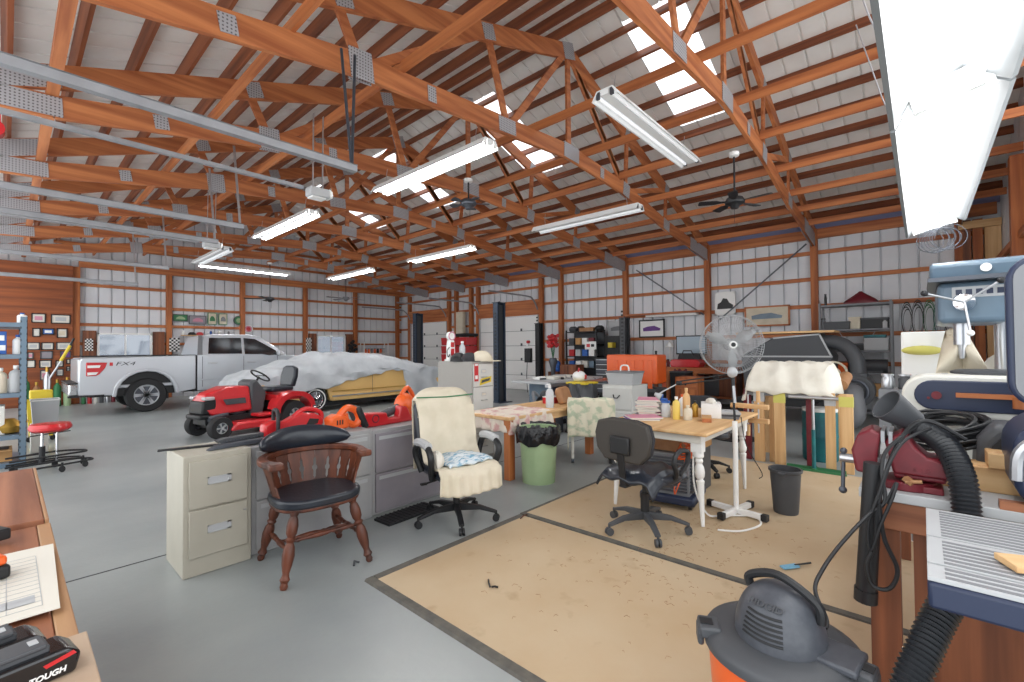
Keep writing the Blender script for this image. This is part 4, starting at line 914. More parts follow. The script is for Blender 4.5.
# ------------------------------------------------------------------ oak table behind the bin
ot=thing('oak_table','oak topped table with square legs behind the green trash can','table',(4.7,3.86,0))
g=G(); g.box(-.9,-.38,.68,.92,.4,.715); mk('tabletop',g,'pine_x',ot,bev=.006)
g=G(); g.box(-.85,-.34,.6,.88,.36,.68); mk('apron',g,'pine_x',ot)
for x,y in ((-.84,-.33),(.84,-.33),(-.84,.34),(.84,.34)):
    g=G(); g.box(x-.045,y-.045,0,x+.045,y+.045,.68); mk('leg',g,'timber_z',ot,bev=.004)
def drape(x0,y0,x1,y1,z,hang,nx=40,ny=40,amp=.015,sides='xy',bump=.0):
    """cloth lying on a rectangle and hanging over its edges by hang"""
    def f(u,v):
        X=x0-hang+(x1-x0+2*hang)*u; Y=y0-hang+(y1-y0+2*hang)*v; zz=z; x,y=X,Y
        for lo_,hi_,ax in ((x0,x1,0),(y0,y1,1)):
            c=X if ax==0 else Y; o=max(lo_-c,c-hi_,0)
            if o>0:
                zz-=o*.97; k=(o*.12+.008)*(1+.7*math.sin((Y if ax==0 else X)*38))
                if ax==0: x=(lo_-k) if c<lo_ else (hi_+k)
                else: y=(lo_-k) if c<lo_ else (hi_+k)
        ins=max(x0-X,X-x1,0)==0 and max(y0-Y,Y-y1,0)==0
        return (x+amp*.4*math.sin(Y*20),y+amp*.4*math.sin(X*23),max(zz,z-hang)+ (bump*abs(math.sin(X*9)*math.sin(Y*11+1)) if ins else 0)+amp*.3*math.sin(X*31+Y*17))
    g=G(); g.grid(f,nx,ny); return g
m=mat('floral',(222,210,196),.9,c2=(204,160,156),scale=9,lo=.5,hi=.62)
tag(mk('tablecloth',drape(-.4,-.36,.35,.3,.03,.2),'floral',solid=.008),'pinkish rumpled cloth heaped on the left end of the oak table','cloth',loc=(4.25,3.86,.7))
t=thing('pump_bottle','clear pump bottle of hand gel on the oak table','bottle',(4.8,3.66,.716))
g=G(); g.lathe([(.05,0),(.055,.02),(.055,.2),(.04,.235),(.018,.25),(.018,.26)],n=18); mk('body',g,'plastic_clear',t); g=G(); g.cyl((0,0,.26),(0,0,.3),.02); g.beam((0,0,.31),(-.06,0,.31),.016,.016); mk('pump',g,'white',t)
pbox('tin_box','red and white tin at the back of the oak table','tin',(5.2,3.95,.716),(.2,.14,.09),'red',parts=[('lid',(-.1,-.07,.085,.1,.07,.1),'white')])
t=thing('leather_cushion','tan leather chair back cushion propped on the right of the oak table','cushion',(5.3,3.75,.72),.2)
g=G(); g.prism([(-.16,0),(-.17,.2),(-.1,.24),(.1,.24),(.17,.2),(.16,0)],'xz',-.05,.05,Matrix.Rotation(R_(-20),4,'X')); mk('pad',g,'brownleather',t,bev=.03,seg=3); g=G(); g.tube([(-.1,.06,.03),(0,.09,.12),(.1,.06,.03)],.01,6); mk('bracket',g,'darksteel',t)
# chair with a quilt
bc=thing('quilted_chair','small white framed rolling chair with a quilt thrown over it','chair',(5.3,3.36,0),R_(125)); bc.scale=(1.2,1.1,1.02)
for s in (-1,1):
    g=G(); g.tube([(s*.2,-.28,.06),(s*.2,.2,.06),(s*.2,.24,.1),(s*.2,.24,.3),(s*.2,.22,.8)],.016,8,smooth=4); mk('side_frame',g,'offwhite',bc)
    for y in (-.26,.22): g=G(); g.cyl((s*.2-.015,y,.03),(s*.2+.015,y,.03),.03); mk('caster',g,'darksteel',bc)
g=G(); g.box(-.22,-.24,.42,.22,.22,.48); mk('seat',g,'darkgrey',bc,bev=.02); g=G(); g.box(-.21,.19,.5,.21,.23,.8); mk('backrest',g,'darkgrey',bc,bev=.02)
m=mat('quilt',(214,208,186),.9,c2=(176,186,160),scale=10,lo=.5,hi=.58)
g=G()
def qf(u,v):
    X=-.3+.6*u; P=[(0,.3,.35),(.3,.27,.8),(.38,.2,.83),(.46,.15,.78),(.66,.1,.53),(.85,-.24,.51),(1,-.27,.3)]
    for (a,b,c),(d,e,f) in zip(P,P[1:]):
        if a<=v<=d: t=(v-a)/(d-a); y=b+(e-b)*t; z=c+(f-c)*t; break
    k=max(0,abs(X)-.24); return (math.copysign(min(abs(X),.25),X) if k else X,y+.008*math.sin(u*30),z-k*3+.006*math.sin(v*40+u*20))
g.grid(qf,40,44); mk('quilt',g,'quilt',bc,solid=.01)
# ------------------------------------------------------------------ mats
mt1=thing('floor_mat','tan floor mat with dark edging in the foreground','floor mat',(1.56,-1.0,0))
m=mat('mat_tan',(196,175,145),.75,c2=(186,160,126),scale=1.6,detail=8,lo=.35,hi=.75,bump=.05,bscale=60)
nt=m.node_tree; N=nt.nodes; b=N['Principled BSDF']; src=b.inputs['Base Color'].links[0].from_socket
no=N.new('ShaderNodeTexNoise'); no.inputs['Scale'].default_value=5; no.inputs['Detail'].default_value=6; rp=N.new('ShaderNodeValToRGB'); rp.color_ramp.elements[0].position=.62; rp.color_ramp.elements[1].position=.74; mx=N.new('ShaderNodeMixRGB')
mx.inputs[2].default_value=(*srgb((150,122,88)),1); tc=N.new('ShaderNodeTexCoord'); nt.links.new(tc.outputs['Object'],no.inputs['Vector']); nt.links.new(no.outputs['Fac'],rp.inputs[0]); ml=N.new('ShaderNodeMath'); ml.operation='MULTIPLY'; ml.inputs[1].default_value=.4; nt.links.new(rp.outputs[0],ml.inputs[0]); nt.links.new(ml.outputs[0],mx.inputs[0]); nt.links.new(src,mx.inputs[1]); nt.links.new(mx.outputs[0],b.inputs['Base Color'])
mat('edging',(104,100,92),.8,c2=(84,82,78),scale=14)
g=G(); g.box(.05,0,0,1.53,3.65,.012); mk('mat_surface',g,'mat_tan',mt1)
g=G(); g.prism([(0,0),(.01,.014),(.06,.014),(.065,0)],'xz',0,3.71); mk('edge_strip',g,'edging',mt1); g=G(); g.box(.066,3.65,0,1.53,3.71,.014); mk('edge_strip',g,'edging',mt1)
mt2=thing('floor_mat','larger tan floor mat under the white legged table','floor mat',(3.11,-1.0,0))
g=G(); g.box(.05,0,0,3.35,3.69,.012); mk('mat_surface',g,'mat_tan',mt2); g=G(); g.box(-.0,0,0,.05,3.72,.015); mk('edge_strip',g,'edging',mt2); g=G(); g.box(.05,3.69,0,3.35,3.72,.014); mk('edge_strip',g,'edging',mt2)
g=G()
for k in range(300):
    cx,cy,sp=random.choice([(3.9,1.5,.25),(2.7,1.6,.45),(2.9,1.3,.3),(3.7,1.3,.3),(3.4,1.1,.5)]); x=random.gauss(cx,sp); y=random.gauss(cy,sp)
    if not(1.7<x<6 and -.8<y<2.6): continue
    a=random.uniform(0,PI); l=random.uniform(.008,.03); g.tube([(x,y,.017),(x+l*math.cos(a),y+l*math.sin(a),.02),(x+l*1.6*math.cos(a+.6),y+l*1.6*math.sin(a+.6),.017)],.0010,3)
o=mk('wood_shavings',g,'brownleather'); tag(o,'thin wood shavings and crumbs scattered on the tan mats','wood shavings',kind='stuff')
for k,(x,y,a,l) in enumerate(((2.02,2.02,.9,.09),(2.05,1.98,2.2,.04),(3.0,2.62,.2,.12))):
    g=G(); g.tube([(0,0,.02),(l/2,.004,.026),(l,0,.02)],.006,5); tag(mk('wood_chip',g,'black' if k<2 else 'walnut'),['longer dark chip in the middle of the front mat','short dark chip beside the longer one on the front mat','brown splinter near the back edge of the front mat'][k],'wood chip',loc=(x,y,0),rz=a)
g=G(); g.torus((0,0,.018),.5,.003,n=60,m=4) ; bpy.data.objects.remove(mk('q',g,'edging'))
t=thing('scraper','blue scraper with a thin dark handle lying on the mat','scraper',(3.55,.66,.02),R_(-35))
g=G(); g.box(-.1,-.022,0,.02,.022,.01); mk('blade',g,'lightblue',t); g=G(); g.cyl((.0,0,.01),(.13,0,.01),.006); mk('handle',g,'black',t)
g=G(); g.tube([(0,0,.005),(.02,.03,.02),(.05,.02,.005)],.008,6); tag(mk('floor_debris',g,'darkgrey'),'small dark scrap on the concrete between the chair and mat corner','scrap',loc=(1.62,2.95,0))
# ------------------------------------------------------------------ task chair seen from behind
tc_=thing('task_chair','black task chair seen from behind in front of the white legged table','office chair',(3.49,1.70,.015),R_(82))
base5(tc_,.33,a0=R_(-4),m='darkgrey')
g=G(); g.cyl((0,0,.1),(0,0,.3),.035); g.cyl((0,0,.3),(0,0,.42),.02); mk('gas_column',g,'black',tc_)
g=G(); g.prism(so_,'xy',.43,.5); mk('seat',g,'leather',tc_,bev=.025,seg=3)
g=G(); g.box(-.03,.1,.4,.03,.3,.42); g.beam((0,.28,.41),(0,.33,.75),.06,.02); mk('back_bar',g,'black',tc_,bev=.006)
bp=[(-.16,.6),(-.24,.68),(-.26,.8),(-.23,.9),(-.12,.93),(.12,.93),(.23,.9),(.26,.8),(.24,.68),(.16,.6)]
g=G(); g.prism(bp,'xz',.27,.31); o=mk('backrest',g,'blackbrown',tc_,bev=.015,seg=3)
g=G(); g.prism([(x*1.02,z) for x,z in bp],'xz',.24,.275); mk('back_pad',g,'blackcloth',tc_,bev=.012)
g=G(); g.box(-.09,.31,.66,.09,.34,.8); mk('back_bracket',g,'black',tc_,bev=.015)
for s in (-1,1):
    g=G(); g.tube([(s*.2,.02,.44),(s*.3,.03,.5),(s*.31,.08,.62),(s*.3,-.02,.68),(s*.3,-.14,.66),(s*.3,-.13,.58),(s*.29,-.03,.5)],.02,8,smooth=5); mk('armrest',g,'black',tc_)
g=G(); g.grid(lambda u,v:(-.27+.52*u,-.2+.5*v,.5+.04*math.sin(PI*u)*math.sin(PI*v)+.012*math.sin(u*17+v*11)-.1*max(0,abs(2*u-1)-.8)*4-.06*max(0,v-.85)*6),30,26); tag(mk('dark_jacket',g,'leather',solid=.02),'dark leather jacket lying over the seat of the black task chair','jacket',loc=(3.49,1.70,.02),rz=R_(82))
def mkw(name,g,m,par,**k):
    """mesh given in room coordinates, under an unrotated parent"""
    o=mk(name,g,m,par,**k); o.data.transform(Matrix.Translation(-par.location)); return o
def solo(name,g,m,label,cat,base,group=None,kind=None,**k):
    o=mk(name,g,m,**k); o.data.transform(Matrix.Translation(-V(base))); return tag(o,label,cat,group,loc=base,kind=kind)
# ------------------------------------------------------------------ things on the tall filing cabinet
t=thing('gas_pump_model','small white and red model gas pump on the tall filing cabinet','model gas pump',(4.26,5.02,1.326))
g=G(); g.box(-.07,-.06,0,.07,.06,.03); g.prism([(-.055,.03),(-.05,.2),(-.035,.3),(.035,.3),(.05,.2),(.055,.03)],'xz',-.04,.04); mk('body',g,'white',t,bev=.006)
g=G(); g.box(-.03,-.045,.08,.03,-.04,.18); g.box(-.03,-.045,.2,.03,-.04,.27); mk('red_panel',g,'red',t)
g=G(); g.cyl((0,-.03,.36),(0,.03,.36),.06,n=24); mk('globe',g,'white',t); g=G(); g.torus((0,-.03,.36),.055,.008,(0,1,0),20,6); mk('globe_ring',g,'pink',t)
g=G(); g.tube([(-.05,-.03,.2),(-.1,-.04,.14),(-.09,-.05,.06),(-.05,-.04,.1)],.007,6,smooth=3); mk('hose',g,'black',t)
def cap(label,p,m,rz,m2=None):
    t=thing('baseball_cap',label,'cap',p,rz,'caps on the tall cabinet')
    t.scale=(1.35,1.35,1.25)
    g=G(); g.grid(lambda u,v:(.09*math.cos(2*PI*u)*math.cos(v*PI/2*.98),.1*math.sin(2*PI*u)*math.cos(v*PI/2*.98),.1*math.sin(v*PI/2)),20,7,True); mk('crown',g,m,t)
    g=G(); g.prism([(.08*math.cos(a)*1,-.08-.09*math.sin(a)) for a in [PI*i/10 for i in range(11)]],'xy',.0,.006); mk('brim',g,m2 or m,t); return t
cap('black cap at the left on the tall filing cabinet, by the model pump',(4.28,4.87,1.326),'black',-.6)
cap('black cap in the middle on the tall filing cabinet',(4.33,4.7,1.326),'blackcloth',-.3)
cap('large cream cap at the right front of the tall filing cabinet',(4.45,4.58,1.326),'cream',.5).scale=(1.6,1.6,1.5)
t=thing('clear_bottle','clear bottle of small pink items beside the caps','bottle',(4.42,4.95,1.326)) 
g=G(); g.lathe([(.04,0),(.045,.02),(.045,.2),(.02,.24),(.02,.26)],n=14); mk('body',g,'plastic_clear',t); g=G(); g.cyl((0,0,.26),(0,0,.285),.024); mk('cap',g,'white',t)
# red wire crate far behind, by the doors
t=thing('red_crates','stack of red crates with a black lid against the wall between the white doors','crates',(12.1,13.75,0))
for k in range(6):
    g=G(); tub(g,-.3,-.75,.3,-.05,k*.33,k*.33+.3,.95,.02); mk('crate',g,'red' if k<6 else 'maroon',t); g=G(); tub(g,-.3,.05,.3,.75,k*.33,k*.33+.3,.95,.02); mk('crate',g,'red',t)
g=G(); g.box(-.32,-.78,2.0,.32,.1,2.1); mk('lid',g,'black',t,bev=.02)
solo('notice_board',G().box(12.25,13.7,2.0,12.42,14.1,3.0),'cream','narrow cream board on the post above the red crates','board',(12.3,13.9,2.0),bev=.01)
# ------------------------------------------------------------------ tools and storage by the right wall, far part
t=thing('table_saw','dark table saw with a long pale top and rail, in front of the tool chest','table saw',(7.6,5.6,0))
g=G(); g.box(-.9,-.45,.82,.7,.45,.87); g.box(.7,-.3,.83,1.3,.45,.86); mk('saw_top',g,'ltgrey',t,bev=.006)
g=G(); g.box(-1.0,-.52,.78,1.35,-.46,.84); mk('fence_rail',g,'steel',t)
g=G(); g.box(-.45,-.35,.1,.5,.38,.82); mk('cabinet',g,'bluegrey',t,bev=.01); g=G(); g.box(-.7,-.42,.5,.55,-.36,.8); mk('front_panel',g,'navy',t,bev=.01)
g=G(); g.cyl((-.25,-.5,.62),(-.25,-.42,.62),.07); g.beam((-.5,-.44,.6),(-.5,-.44,.76),.05,.02); mk('hand_wheel',g,'steel',t); g=G(); g.box(-.4,-.3,0,.45,.33,.1); mk('plinth',g,'black',t)
g=G(); g.box(-.3,-.15,.87,.1,.15,.93); mk('insert',g,'offwhite',t,bev=.01)
for i,(x,y,sx,sy,h,m_,l) in enumerate(((7.25,5.75,.3,.18,.05,'white','white flat tray lying left on the table saw top'),(7.75,5.65,.22,.2,.07,'ltgrey','grey jig in the middle of the table saw top'),(8.1,5.7,.25,.2,.05,'offwhite','pale board at the right of the table saw top'),(7.5,5.4,.12,.06,.04,'black','small black part nearest the rail on the table saw top'))):
    pbox('saw_jig',l,'jig',(x,y,.872 if i!=1 else .932 if 0 else .872),(sx,sy,h),m_,rz=.2*i,bev=.006,group='bits on the table saw',parts=[('edge',(-sx/2,-sy/2-.01,0,sx/2,-sy/2,h*.6),'darkgrey')])
t=thing('shop_motor','dark grey motor and belt housing at the right end of the table saw','motor',(6.5,4.98,0))
g=G(); g.box(-.16,-.2,0,.16,.2,.35); mk('stand',g,'darksteel',t,bev=.01); g=G(); g.cyl((-.15,0,.52),(.15,0,.52),.15,n=20); g.sph((0,.1,.66),.08); mk('housing',g,'darkgrey',t); g=G(); g.torus((-.18,.0,.5),.14,.02,(1,0,0),22,7); mk('belt',g,'black',t); g=G(); g.tube([(-.1,.1,.6),(-.25,.15,.72),(-.3,.05,.5),(-.25,-.1,.3)],.03,8,smooth=5); mk('duct',g,'midgrey',t)
g=G(); g.grid(lambda u,v:(.02*math.sin(u*9+v*5),-.16+.3*u+.03*math.sin(v*8),-.5*v+.03*math.sin(u*14)),22,18); tag(mk('red_rag',g,'maroon',solid=.02),'maroon rag with the white towel by the brown bench end','rag',loc=(10.9,4.35,.95))
t=thing('rag_stand','dark bin standing under the maroon rag','bin',(10.95,4.35,0)); g=G(); tub(g,-.2,-.2,.2,.2,0,.9,.85,.01); mk('bin',g,'black',t); g=G(); g.box(-.21,-.21,.88,.21,.21,.92); mk('lid',g,'darkgrey',t,bev=.01)
t=thing('covered_machine','black cloth draped machine beside the white drawer unit','covered machine',(6.85,4.5,0)); t.scale=(1.5,1.3,1)
g=G(); g.grid(lambda u,v:((.2-.05*v+.03*math.sin(u*44+v*9))*math.cos(2*PI*u),(.22-.05*v+.03*math.sin(u*38))*math.sin(2*PI*u),.0+.88*v),40,14,True); mk('cloth',g,'darkgrey',t); g=G(); g.box(-.14,-.16,.86,.14,.16,.9); mk('top',g,'yellow',t,bev=.01)
t=thing('kit_bag','white and red kit bag on top of the draped machine','bag',(6.88,4.58,.9),.4)
g=G(); g.sph((0,0,.09),(.2,.12,.1)); mk('body',g,'white',t); g=G(); g.box(-.06,-.125,.04,.08,-.1,.12); mk('red_patch',g,'red',t,bev=.01); g=G(); g.tube([(-.1,0,.17),(0,0,.24),(.1,0,.17)],.012,6,smooth=3); mk('handle',g,'red',t)
t=thing('drawer_unit','white drawer unit with a black pull under the grey tub','drawer unit',(7.2,3.85,0))
g=G(); g.box(-.28,-.28,0,.28,.28,.86); mk('carcass',g,'cabwhite',t,bev=.006)
for k in range(2):
    g=G(); g.box(-.3,-.26,.06+k*.4,-.278,.26,.42+k*.4); d=mk('drawer',g,'cabwhite',t,bev=.005); g=G(); g.tube([(-.3,-.06,.3+k*.4),(-.33,-.03,.25+k*.4),(-.33,.03,.25+k*.4),(-.3,.06,.3+k*.4)],.01,6); mk('pull',g,'black',d)
t=thing('grey_tub','grey plastic tub with a handle on the white drawer unit','tub',(7.2,3.85,.862))
g=G(); tub(g,-.2,-.26,.2,.26,0,.22,.85,.01); mk('tub',g,'ltgrey',t); g=G(); g.box(-.21,-.27,.2,.21,.27,.23); mk('lid',g,'midgrey',t,bev=.01); g=G(); g.tube([(0,-.08,.23),(0,-.06,.32),(0,.06,.32),(0,.08,.23)],.014,6,smooth=3); mk('handle',g,'white',t)
t=thing('plastic_crate','bright red orange plastic crate standing on black boxes behind the drawer unit','crate',(9.4,4.75,.62))
g=G(); g.box(-.25,-.6,.1,.25,.6,.72); mk('body',g,'orange',t,bev=.03); g=G()
for y in (-.5,-.3,-.1,.1,.3): g.box(-.27,y,.0,-.25,y+.1,.6)
mk('rib',g,'orange',t,bev=.008)
for i,y in enumerate((4.45,5.05)):
    pbox('black_box','black storage box under the red orange crate, '+('right' if i==0 else 'left')+' one','storage box',(9.4,y,0),(.55,.56,.61),'black',bev=.02,parts=[('lid',(-.28,-.285,.55,.28,.285,.62),'darkgrey')])
# tool chest and parts shelf
t=thing('tool_chest','black and grey rolling tool chest by the right wall','tool chest',(11.9,6.95,0))
g=G(); g.box(-.3,-.62,.1,.3,.2,1.2); mk('body',g,'black',t,bev=.01)
for k in range(7):
    g=G(); g.box(-.315,-.6,.2+k*.14,-.3,.18,.32+k*.14); d=mk('drawer',g,'darkgrey' if k%2 else 'darksteel',t,bev=.004); g=G(); g.box(-.33,-.58,.3+k*.14,-.315,.16,.32+k*.14); mk('pull',g,'steel',d)
g=G(); g.box(.2,-.62,1.2,.3,.2,1.85); mk('back_panel',g,'black',t); g=G(); g.box(-.0,-.2,1.5,.19,-.05,1.65); mk('yellow_label',g,'yellow',t)
for q in range(4): g=G(); g.cyl((-.2+.4*(q%2),-.5+.6*(q//2),.05),(-.15+.4*(q%2),-.5+.6*(q//2),.05),.05); mk('caster',g,'black',t)
t=thing('parts_shelf','black shelving with blue and white bins left of the tool chest','shelf unit',(12.0,7.75,0))
for z in (.4,.9,1.25,1.6,2.0): g=G(); g.box(-.25,-.55,z-.03,.25,.55,z); mk('shelf',g,'black',t)
for x,y in ((-.24,-.54),(.24,-.54),(-.24,.54),(.24,.54)): g=G(); g.box(x-.02,y-.02,0,x+.02,y+.02,2.05); mk('post',g,'black',t)
g=G(); g.box(.22,-.54,.4,.25,.54,2.0); mk('back_panel',g,'darkgrey',t)
cl_=['blue','white','offwhite','bluegrey','red','ltgrey','blue','white','darkgrey','cardboard','white','maroon']
nm=['first','second','third','fourth']
for k in range(12):
    r,c=divmod(k,4); z=[.902,1.252,1.602][r]
    pbox('parts_bin','%s bin, %s from the left on the %s of the black parts shelving'%(cl_[k] if cl_[k] not in('offwhite','bluegrey','ltgrey','darkgrey') else 'pale' if cl_[k]!='darkgrey' else 'dark',nm[c],['lower shelf','middle shelf','upper shelf'][r]),'bin',(11.85,8.1-c*.24,z),(.2,.18,.2),cl_[k],group='bins on the black parts shelving')
pbox('licence_plate','white plate with red and dark marks hung on the parts shelving','plate',(11.743,7.4,1.45),(.01,.4,.24),'white',parts=[('dark_mark',(-.008,-.13,.08,-.005,-.02,.16),'black'),('red_mark',(-.008,.02,.07,-.005,.14,.17),'red')])
for i in range(4):
    g=G(); g.lathe([(.1,0),(.14,.05),(.14,.12),(.08,.17)],n=14) if i!=2 else g.box(-.15,-.25,0,.15,.25,.12)
    tag(mk('top_item',g,['darkgrey','black','brownleather','black'][i],bev=.01 if i==2 else 0),['dark round can leftmost on top of the parts shelving','black round can second on top of the parts shelving','brown flat box on top of the parts shelving','black can at the right end on top of the parts shelving'][i],'storage item','items on top of the parts shelving',loc=(11.95,8.15-i*.28-(.1 if i==3 else 0),2.0))
t=thing('flower_stand','red flowers on a tall vase left of the parts shelving','flowers',(11.2,8.4,0))
g=G(); g.lathe([(.12,0),(.1,.1),(.05,.5),(.08,.9),(.14,1.1),(.1,1.2)],n=14); mk('vase',g,'darksteel',t); g=G()
for k in range(26): a=k*2.4; r=.17*(k/26)**.5; g.sph((r*math.cos(a),r*math.sin(a),1.72+.16*math.sin(k*1.7)),.06,7,5)
mk('blooms',g,'red',t); g=G()
for k in range(6): g.tube([(0,0,1.15),(.08*math.cos(k),.08*math.sin(k),1.6)],.008,5)
mk('stems',g,'green',t)
bottle('blue and white jug on the floor stand left of the red flowers',(11.9,8.75,.75),.1,.4,'blue','white'); pbox('brown_stand','brown stand under the blue jug','stand',(11.9,8.75,0),(.5,.4,.745),'oldwood_z',bev=.01)
pbox('brown_cabinet','brown wooden cabinet under the red flowers, before the parts shelving','cabinet',(11.4,7.85,0),(.4,.6,1.0),'oldwood_z',parts=[('door',(-.21,-.28,.05,-.2,-.01,.95),'oldwood_z'),('door',(-.21,.01,.05,-.2,.28,.95),'oldwood_z')])
# wall signs on the right
def rsign(label,y,z,w_,h,frame,face,pic,sh=None,x=12.5):
    t=thing('wall_sign',label,'sign',(x,y,z),0,'pictures on the right wall')
    g=G(); b=.04
    for q in ((-h/2,-h/2+b,-w_/2,w_/2),(h/2-b,h/2,-w_/2,w_/2)): g.box(-.03,q[2],q[0],0,q[3],q[1])
    g.box(-.03,-w_/2,-h/2,0,-w_/2+b,h/2); g.box(-.03,w_/2-b,-h/2,0,w_/2,h/2); mk('frame',g,frame,t)
    g=G(); g.box(-.02,-w_/2+b*.8,-h/2+b*.8,-.005,w_/2-b*.8,h/2-b*.8); mk('face',g,face,t); g=G()
    g.prism(sh or [(-w_*.32,-h*.12),(-w_*.34,.0),(-w_*.1,h*.15),(w_*.15,h*.12),(w_*.34,.02),(w_*.33,-h*.14)],'yz',-.024,-.02); mk('picture_area',g,pic,t); return t
rsign('grey photo poster above the tool chest',6.92,2.08,.62,.5,'ltgrey','ltgrey','midgrey')
rsign('black framed picture with a purple scene above the paper covered bench',5.8,2.04,.78,.52,'black','white','purple')
rsign('white sign with a black truck emblem on the wall behind the fan',3.78,2.62,.5,.6,'white','white','black',[(-.18,-.14),(-.2,-.05),(-.1,.02),(-.05,.12),(.05,.14),(.1,.04),(.18,.0),(.2,-.14)])
rsign('wide wooden framed landscape picture right of the fan',2.82,2.24,1.0,.5,'timber_y','cream','bluegrey')
solo('grow_light',G().box(12.3,4.45,2.36,12.45,5.9,2.42),'white','thin white bar light fixed under a rail above the purple picture','light fixture',(12.38,5.2,2.36),bev=.01)
solo('timber_shelf',G().box(12.2,4.3,2.42,12.5,6.5,2.47),'timber_y','long narrow timber shelf high above the purple picture','shelf',(12.35,5.4,2.42))
t=thing('desk_lamp','small white shaded lamp below the purple picture','lamp',(12.2,5.15,1.0)); g=G(); g.lathe([(.13,.5),(.05,.62),(.02,.66)],n=18,cap=False); mk('lamp_shade',g,'white',t,solid=.004); g=G(); g.cyl((0,0,0),(0,0,.62),.012); g.cyl((0,0,0),(0,0,.02),.08); mk('base',g,'white',t)
# brown bench at the right wall with tool box and screen
t=thing('wooden_bench','open brown wooden bench against the right wall behind the fan','workbench',(11.9,4.5,0))
g=G(); g.box(-.45,-1.3,.93,.45,1.2,.98); mk('top_board',g,'timber_y',t)
for y in (-1.2,-.3,.4,1.1):
    for x in (-.4,.4): g=G(); g.box(x-.045,y-.045,0,x+.045,y+.045,.93); mk('leg',g,'timber_z',t)
g=G(); g.box(-.42,-1.2,.25,.42,1.1,.28); mk('lower_shelf',g,'timber_y',t); g=G(); g.box(-.46,-1.25,.84,-.42,1.15,.93); mk('front_rail',g,'timber_y',t)
t=thing('tool_box','red tool box with raised lid on the brown bench left of the fan','tool box',(11.75,4.5,.982))
g=G(); g.prism([(-.35,0),(-.4,.12),(-.3,.2),(.3,.2),(.4,.12),(.35,0)],'yz',-.2,.2); mk('box',g,'red',t,bev=.015); g=G(); g.prism([(-.3,.2),(-.25,.35),(.25,.35),(.3,.2)],'yz',.1,.2); mk('lid',g,'black',t,bev=.01); g=G(); g.tube([(0,-.15,.3),(0,-.1,.42),(0,.1,.42),(0,.15,.3)],.015,6); mk('handle',g,'black',t)
t=thing('monitor','monitor with a pale screen behind the red tool box','monitor',(12.15,4.55,.982)); g=G(); g.box(-.02,-.4,.32,.02,.4,.82); mk('frame',g,'black',t,bev=.01); g=G(); g.box(-.023,-.37,.35,-.02,.37,.79); mk('screen',g,'screen',t); g=G(); g.box(-.1,-.12,0,.1,.12,.02); g.box(-.015,-.03,.0,.015,.03,.35); mk('stand',g,'black',t)
for i in range(6):
    y=5.55-i*.09-(i//3)*.25; bottle(['black thermos','dark spray can','black tall can','maroon can','white cup','grey can'][i]+' standing on the left end of the brown bench',(11.8,y,.98),.04,[.3,.2,.42,.2,.12,.18][i],['black','darkgrey','black','maroon','white','midgrey'][i],'black',group='cans on the brown bench',cat='can',neck=.6)
solo('towel',drape(11.35,5.1,11.6,5.3,.98,.3,20,20),'white','white towel hanging off the left end of the brown bench','towel',(11.48,5.2,.98),solid=.01)
# clutter under the brown bench
for i,(y,m_,h) in enumerate(((4.95,'orange',.45),(4.3,'maroon',.5),(3.9,'darkgrey',.4),(3.5,'oldwood_z',.55))):
    pbox('storage_box',['orange box under the brown bench, leftmost','maroon box under the brown bench, second from left','dark box under the brown bench, third from left','brown box under the brown bench, rightmost'][i],'storage box',(11.9,y,.285),(.5,.4,h),m_,bev=.015,group='boxes under the brown bench')
t=thing('orange_chest','orange wooden chest standing before the brown bench','chest',(9.9,3.75,0)); g=G(); g.box(-.2,-.24,0,.2,.24,.86); mk('body',g,'timber_z',t,bev=.01); g=G(); g.box(-.22,-.22,.6,-.2,.22,.82); mk('drawer',g,'timber_y',t,bev=.006); g=G(); g.sph((-.235,0,.7),.02); mk('knob',g,'black',t)
# ------------------------------------------------------------------ leaf vacuum trailer, shelves, hoses
lv=thing('leaf_vacuum_trailer','black boxed leaf vacuum trailer with a big bent hose and blower','leaf vacuum',(10.7,2.0,0))
g=G(); g.prism([(.75,.45),(.82,1.3),(.2,1.68),(-.55,1.74),(-.75,1.3),(-.72,.45)],'yz',-.4,.5); mk('hopper',g,'navy' if 0 else 'darkgrey',lv,bev=.02)
g=G(); g.box(-.42,-.76,1.28,-.4,.82,1.31); g.beam((-.41,-.57,1.72),(-.41,.22,1.66),.02,.03); g.beam((-.41,-.74,1.3),(-.41,-.56,1.72),.02,.03); mk('seam_trim',g,'ltgrey',lv)
g=G(); g.box(-.45,-.8,1.75,.3,.9,1.79) ; mk('roof_board',g,'pine_y',lv)
g=G(); g.box(-.45,-.85,.32,.55,.9,.45); mk('bed',g,'black',lv)
for x in (-.45,.6):
    for y in (.5,): wheel(lv,(x,y,.27),.27,.18,1,5,rr=.55,name='wheel').rotation_euler=(0,0,R_(-90))
wheel(lv,(-.6,-.75,.27),.27,.16,1,5,rr=.55).rotation_euler=(0,0,R_(-90))
g=G(); g.tube([(-.2,-.35,1.55),(-.25,-.7,1.58),(-.3,-.95,1.48),(-.35,-1.1,1.25),(-.38,-1.13,.95)],.13,14,smooth=6); mk('discharge_hose',g,'darkgrey',lv)
g=G(); g.cyl((-.55,-1.08,.68),(-.2,-1.08,.68),.3,n=24); g.box(-.52,-1.27,.7,-.24,-.96,1.0); mk('blower_housing',g,'darkgrey',lv,bev=.01)
g=G(); g.torus((-.56,-1.08,.68),.2,.03,(1,0,0),24,8); mk('intake_ring',g,'darksteel',lv)
g=G(); g.tube([(-.55,-1.08,.68),(-.75,-1.1,.6),(-.82,-1.14,.35),(-.8,-1.08,.2),(-.7,-.9,.15)],.14,14,smooth=5); mk('intake_duct',g,'midgrey',lv)
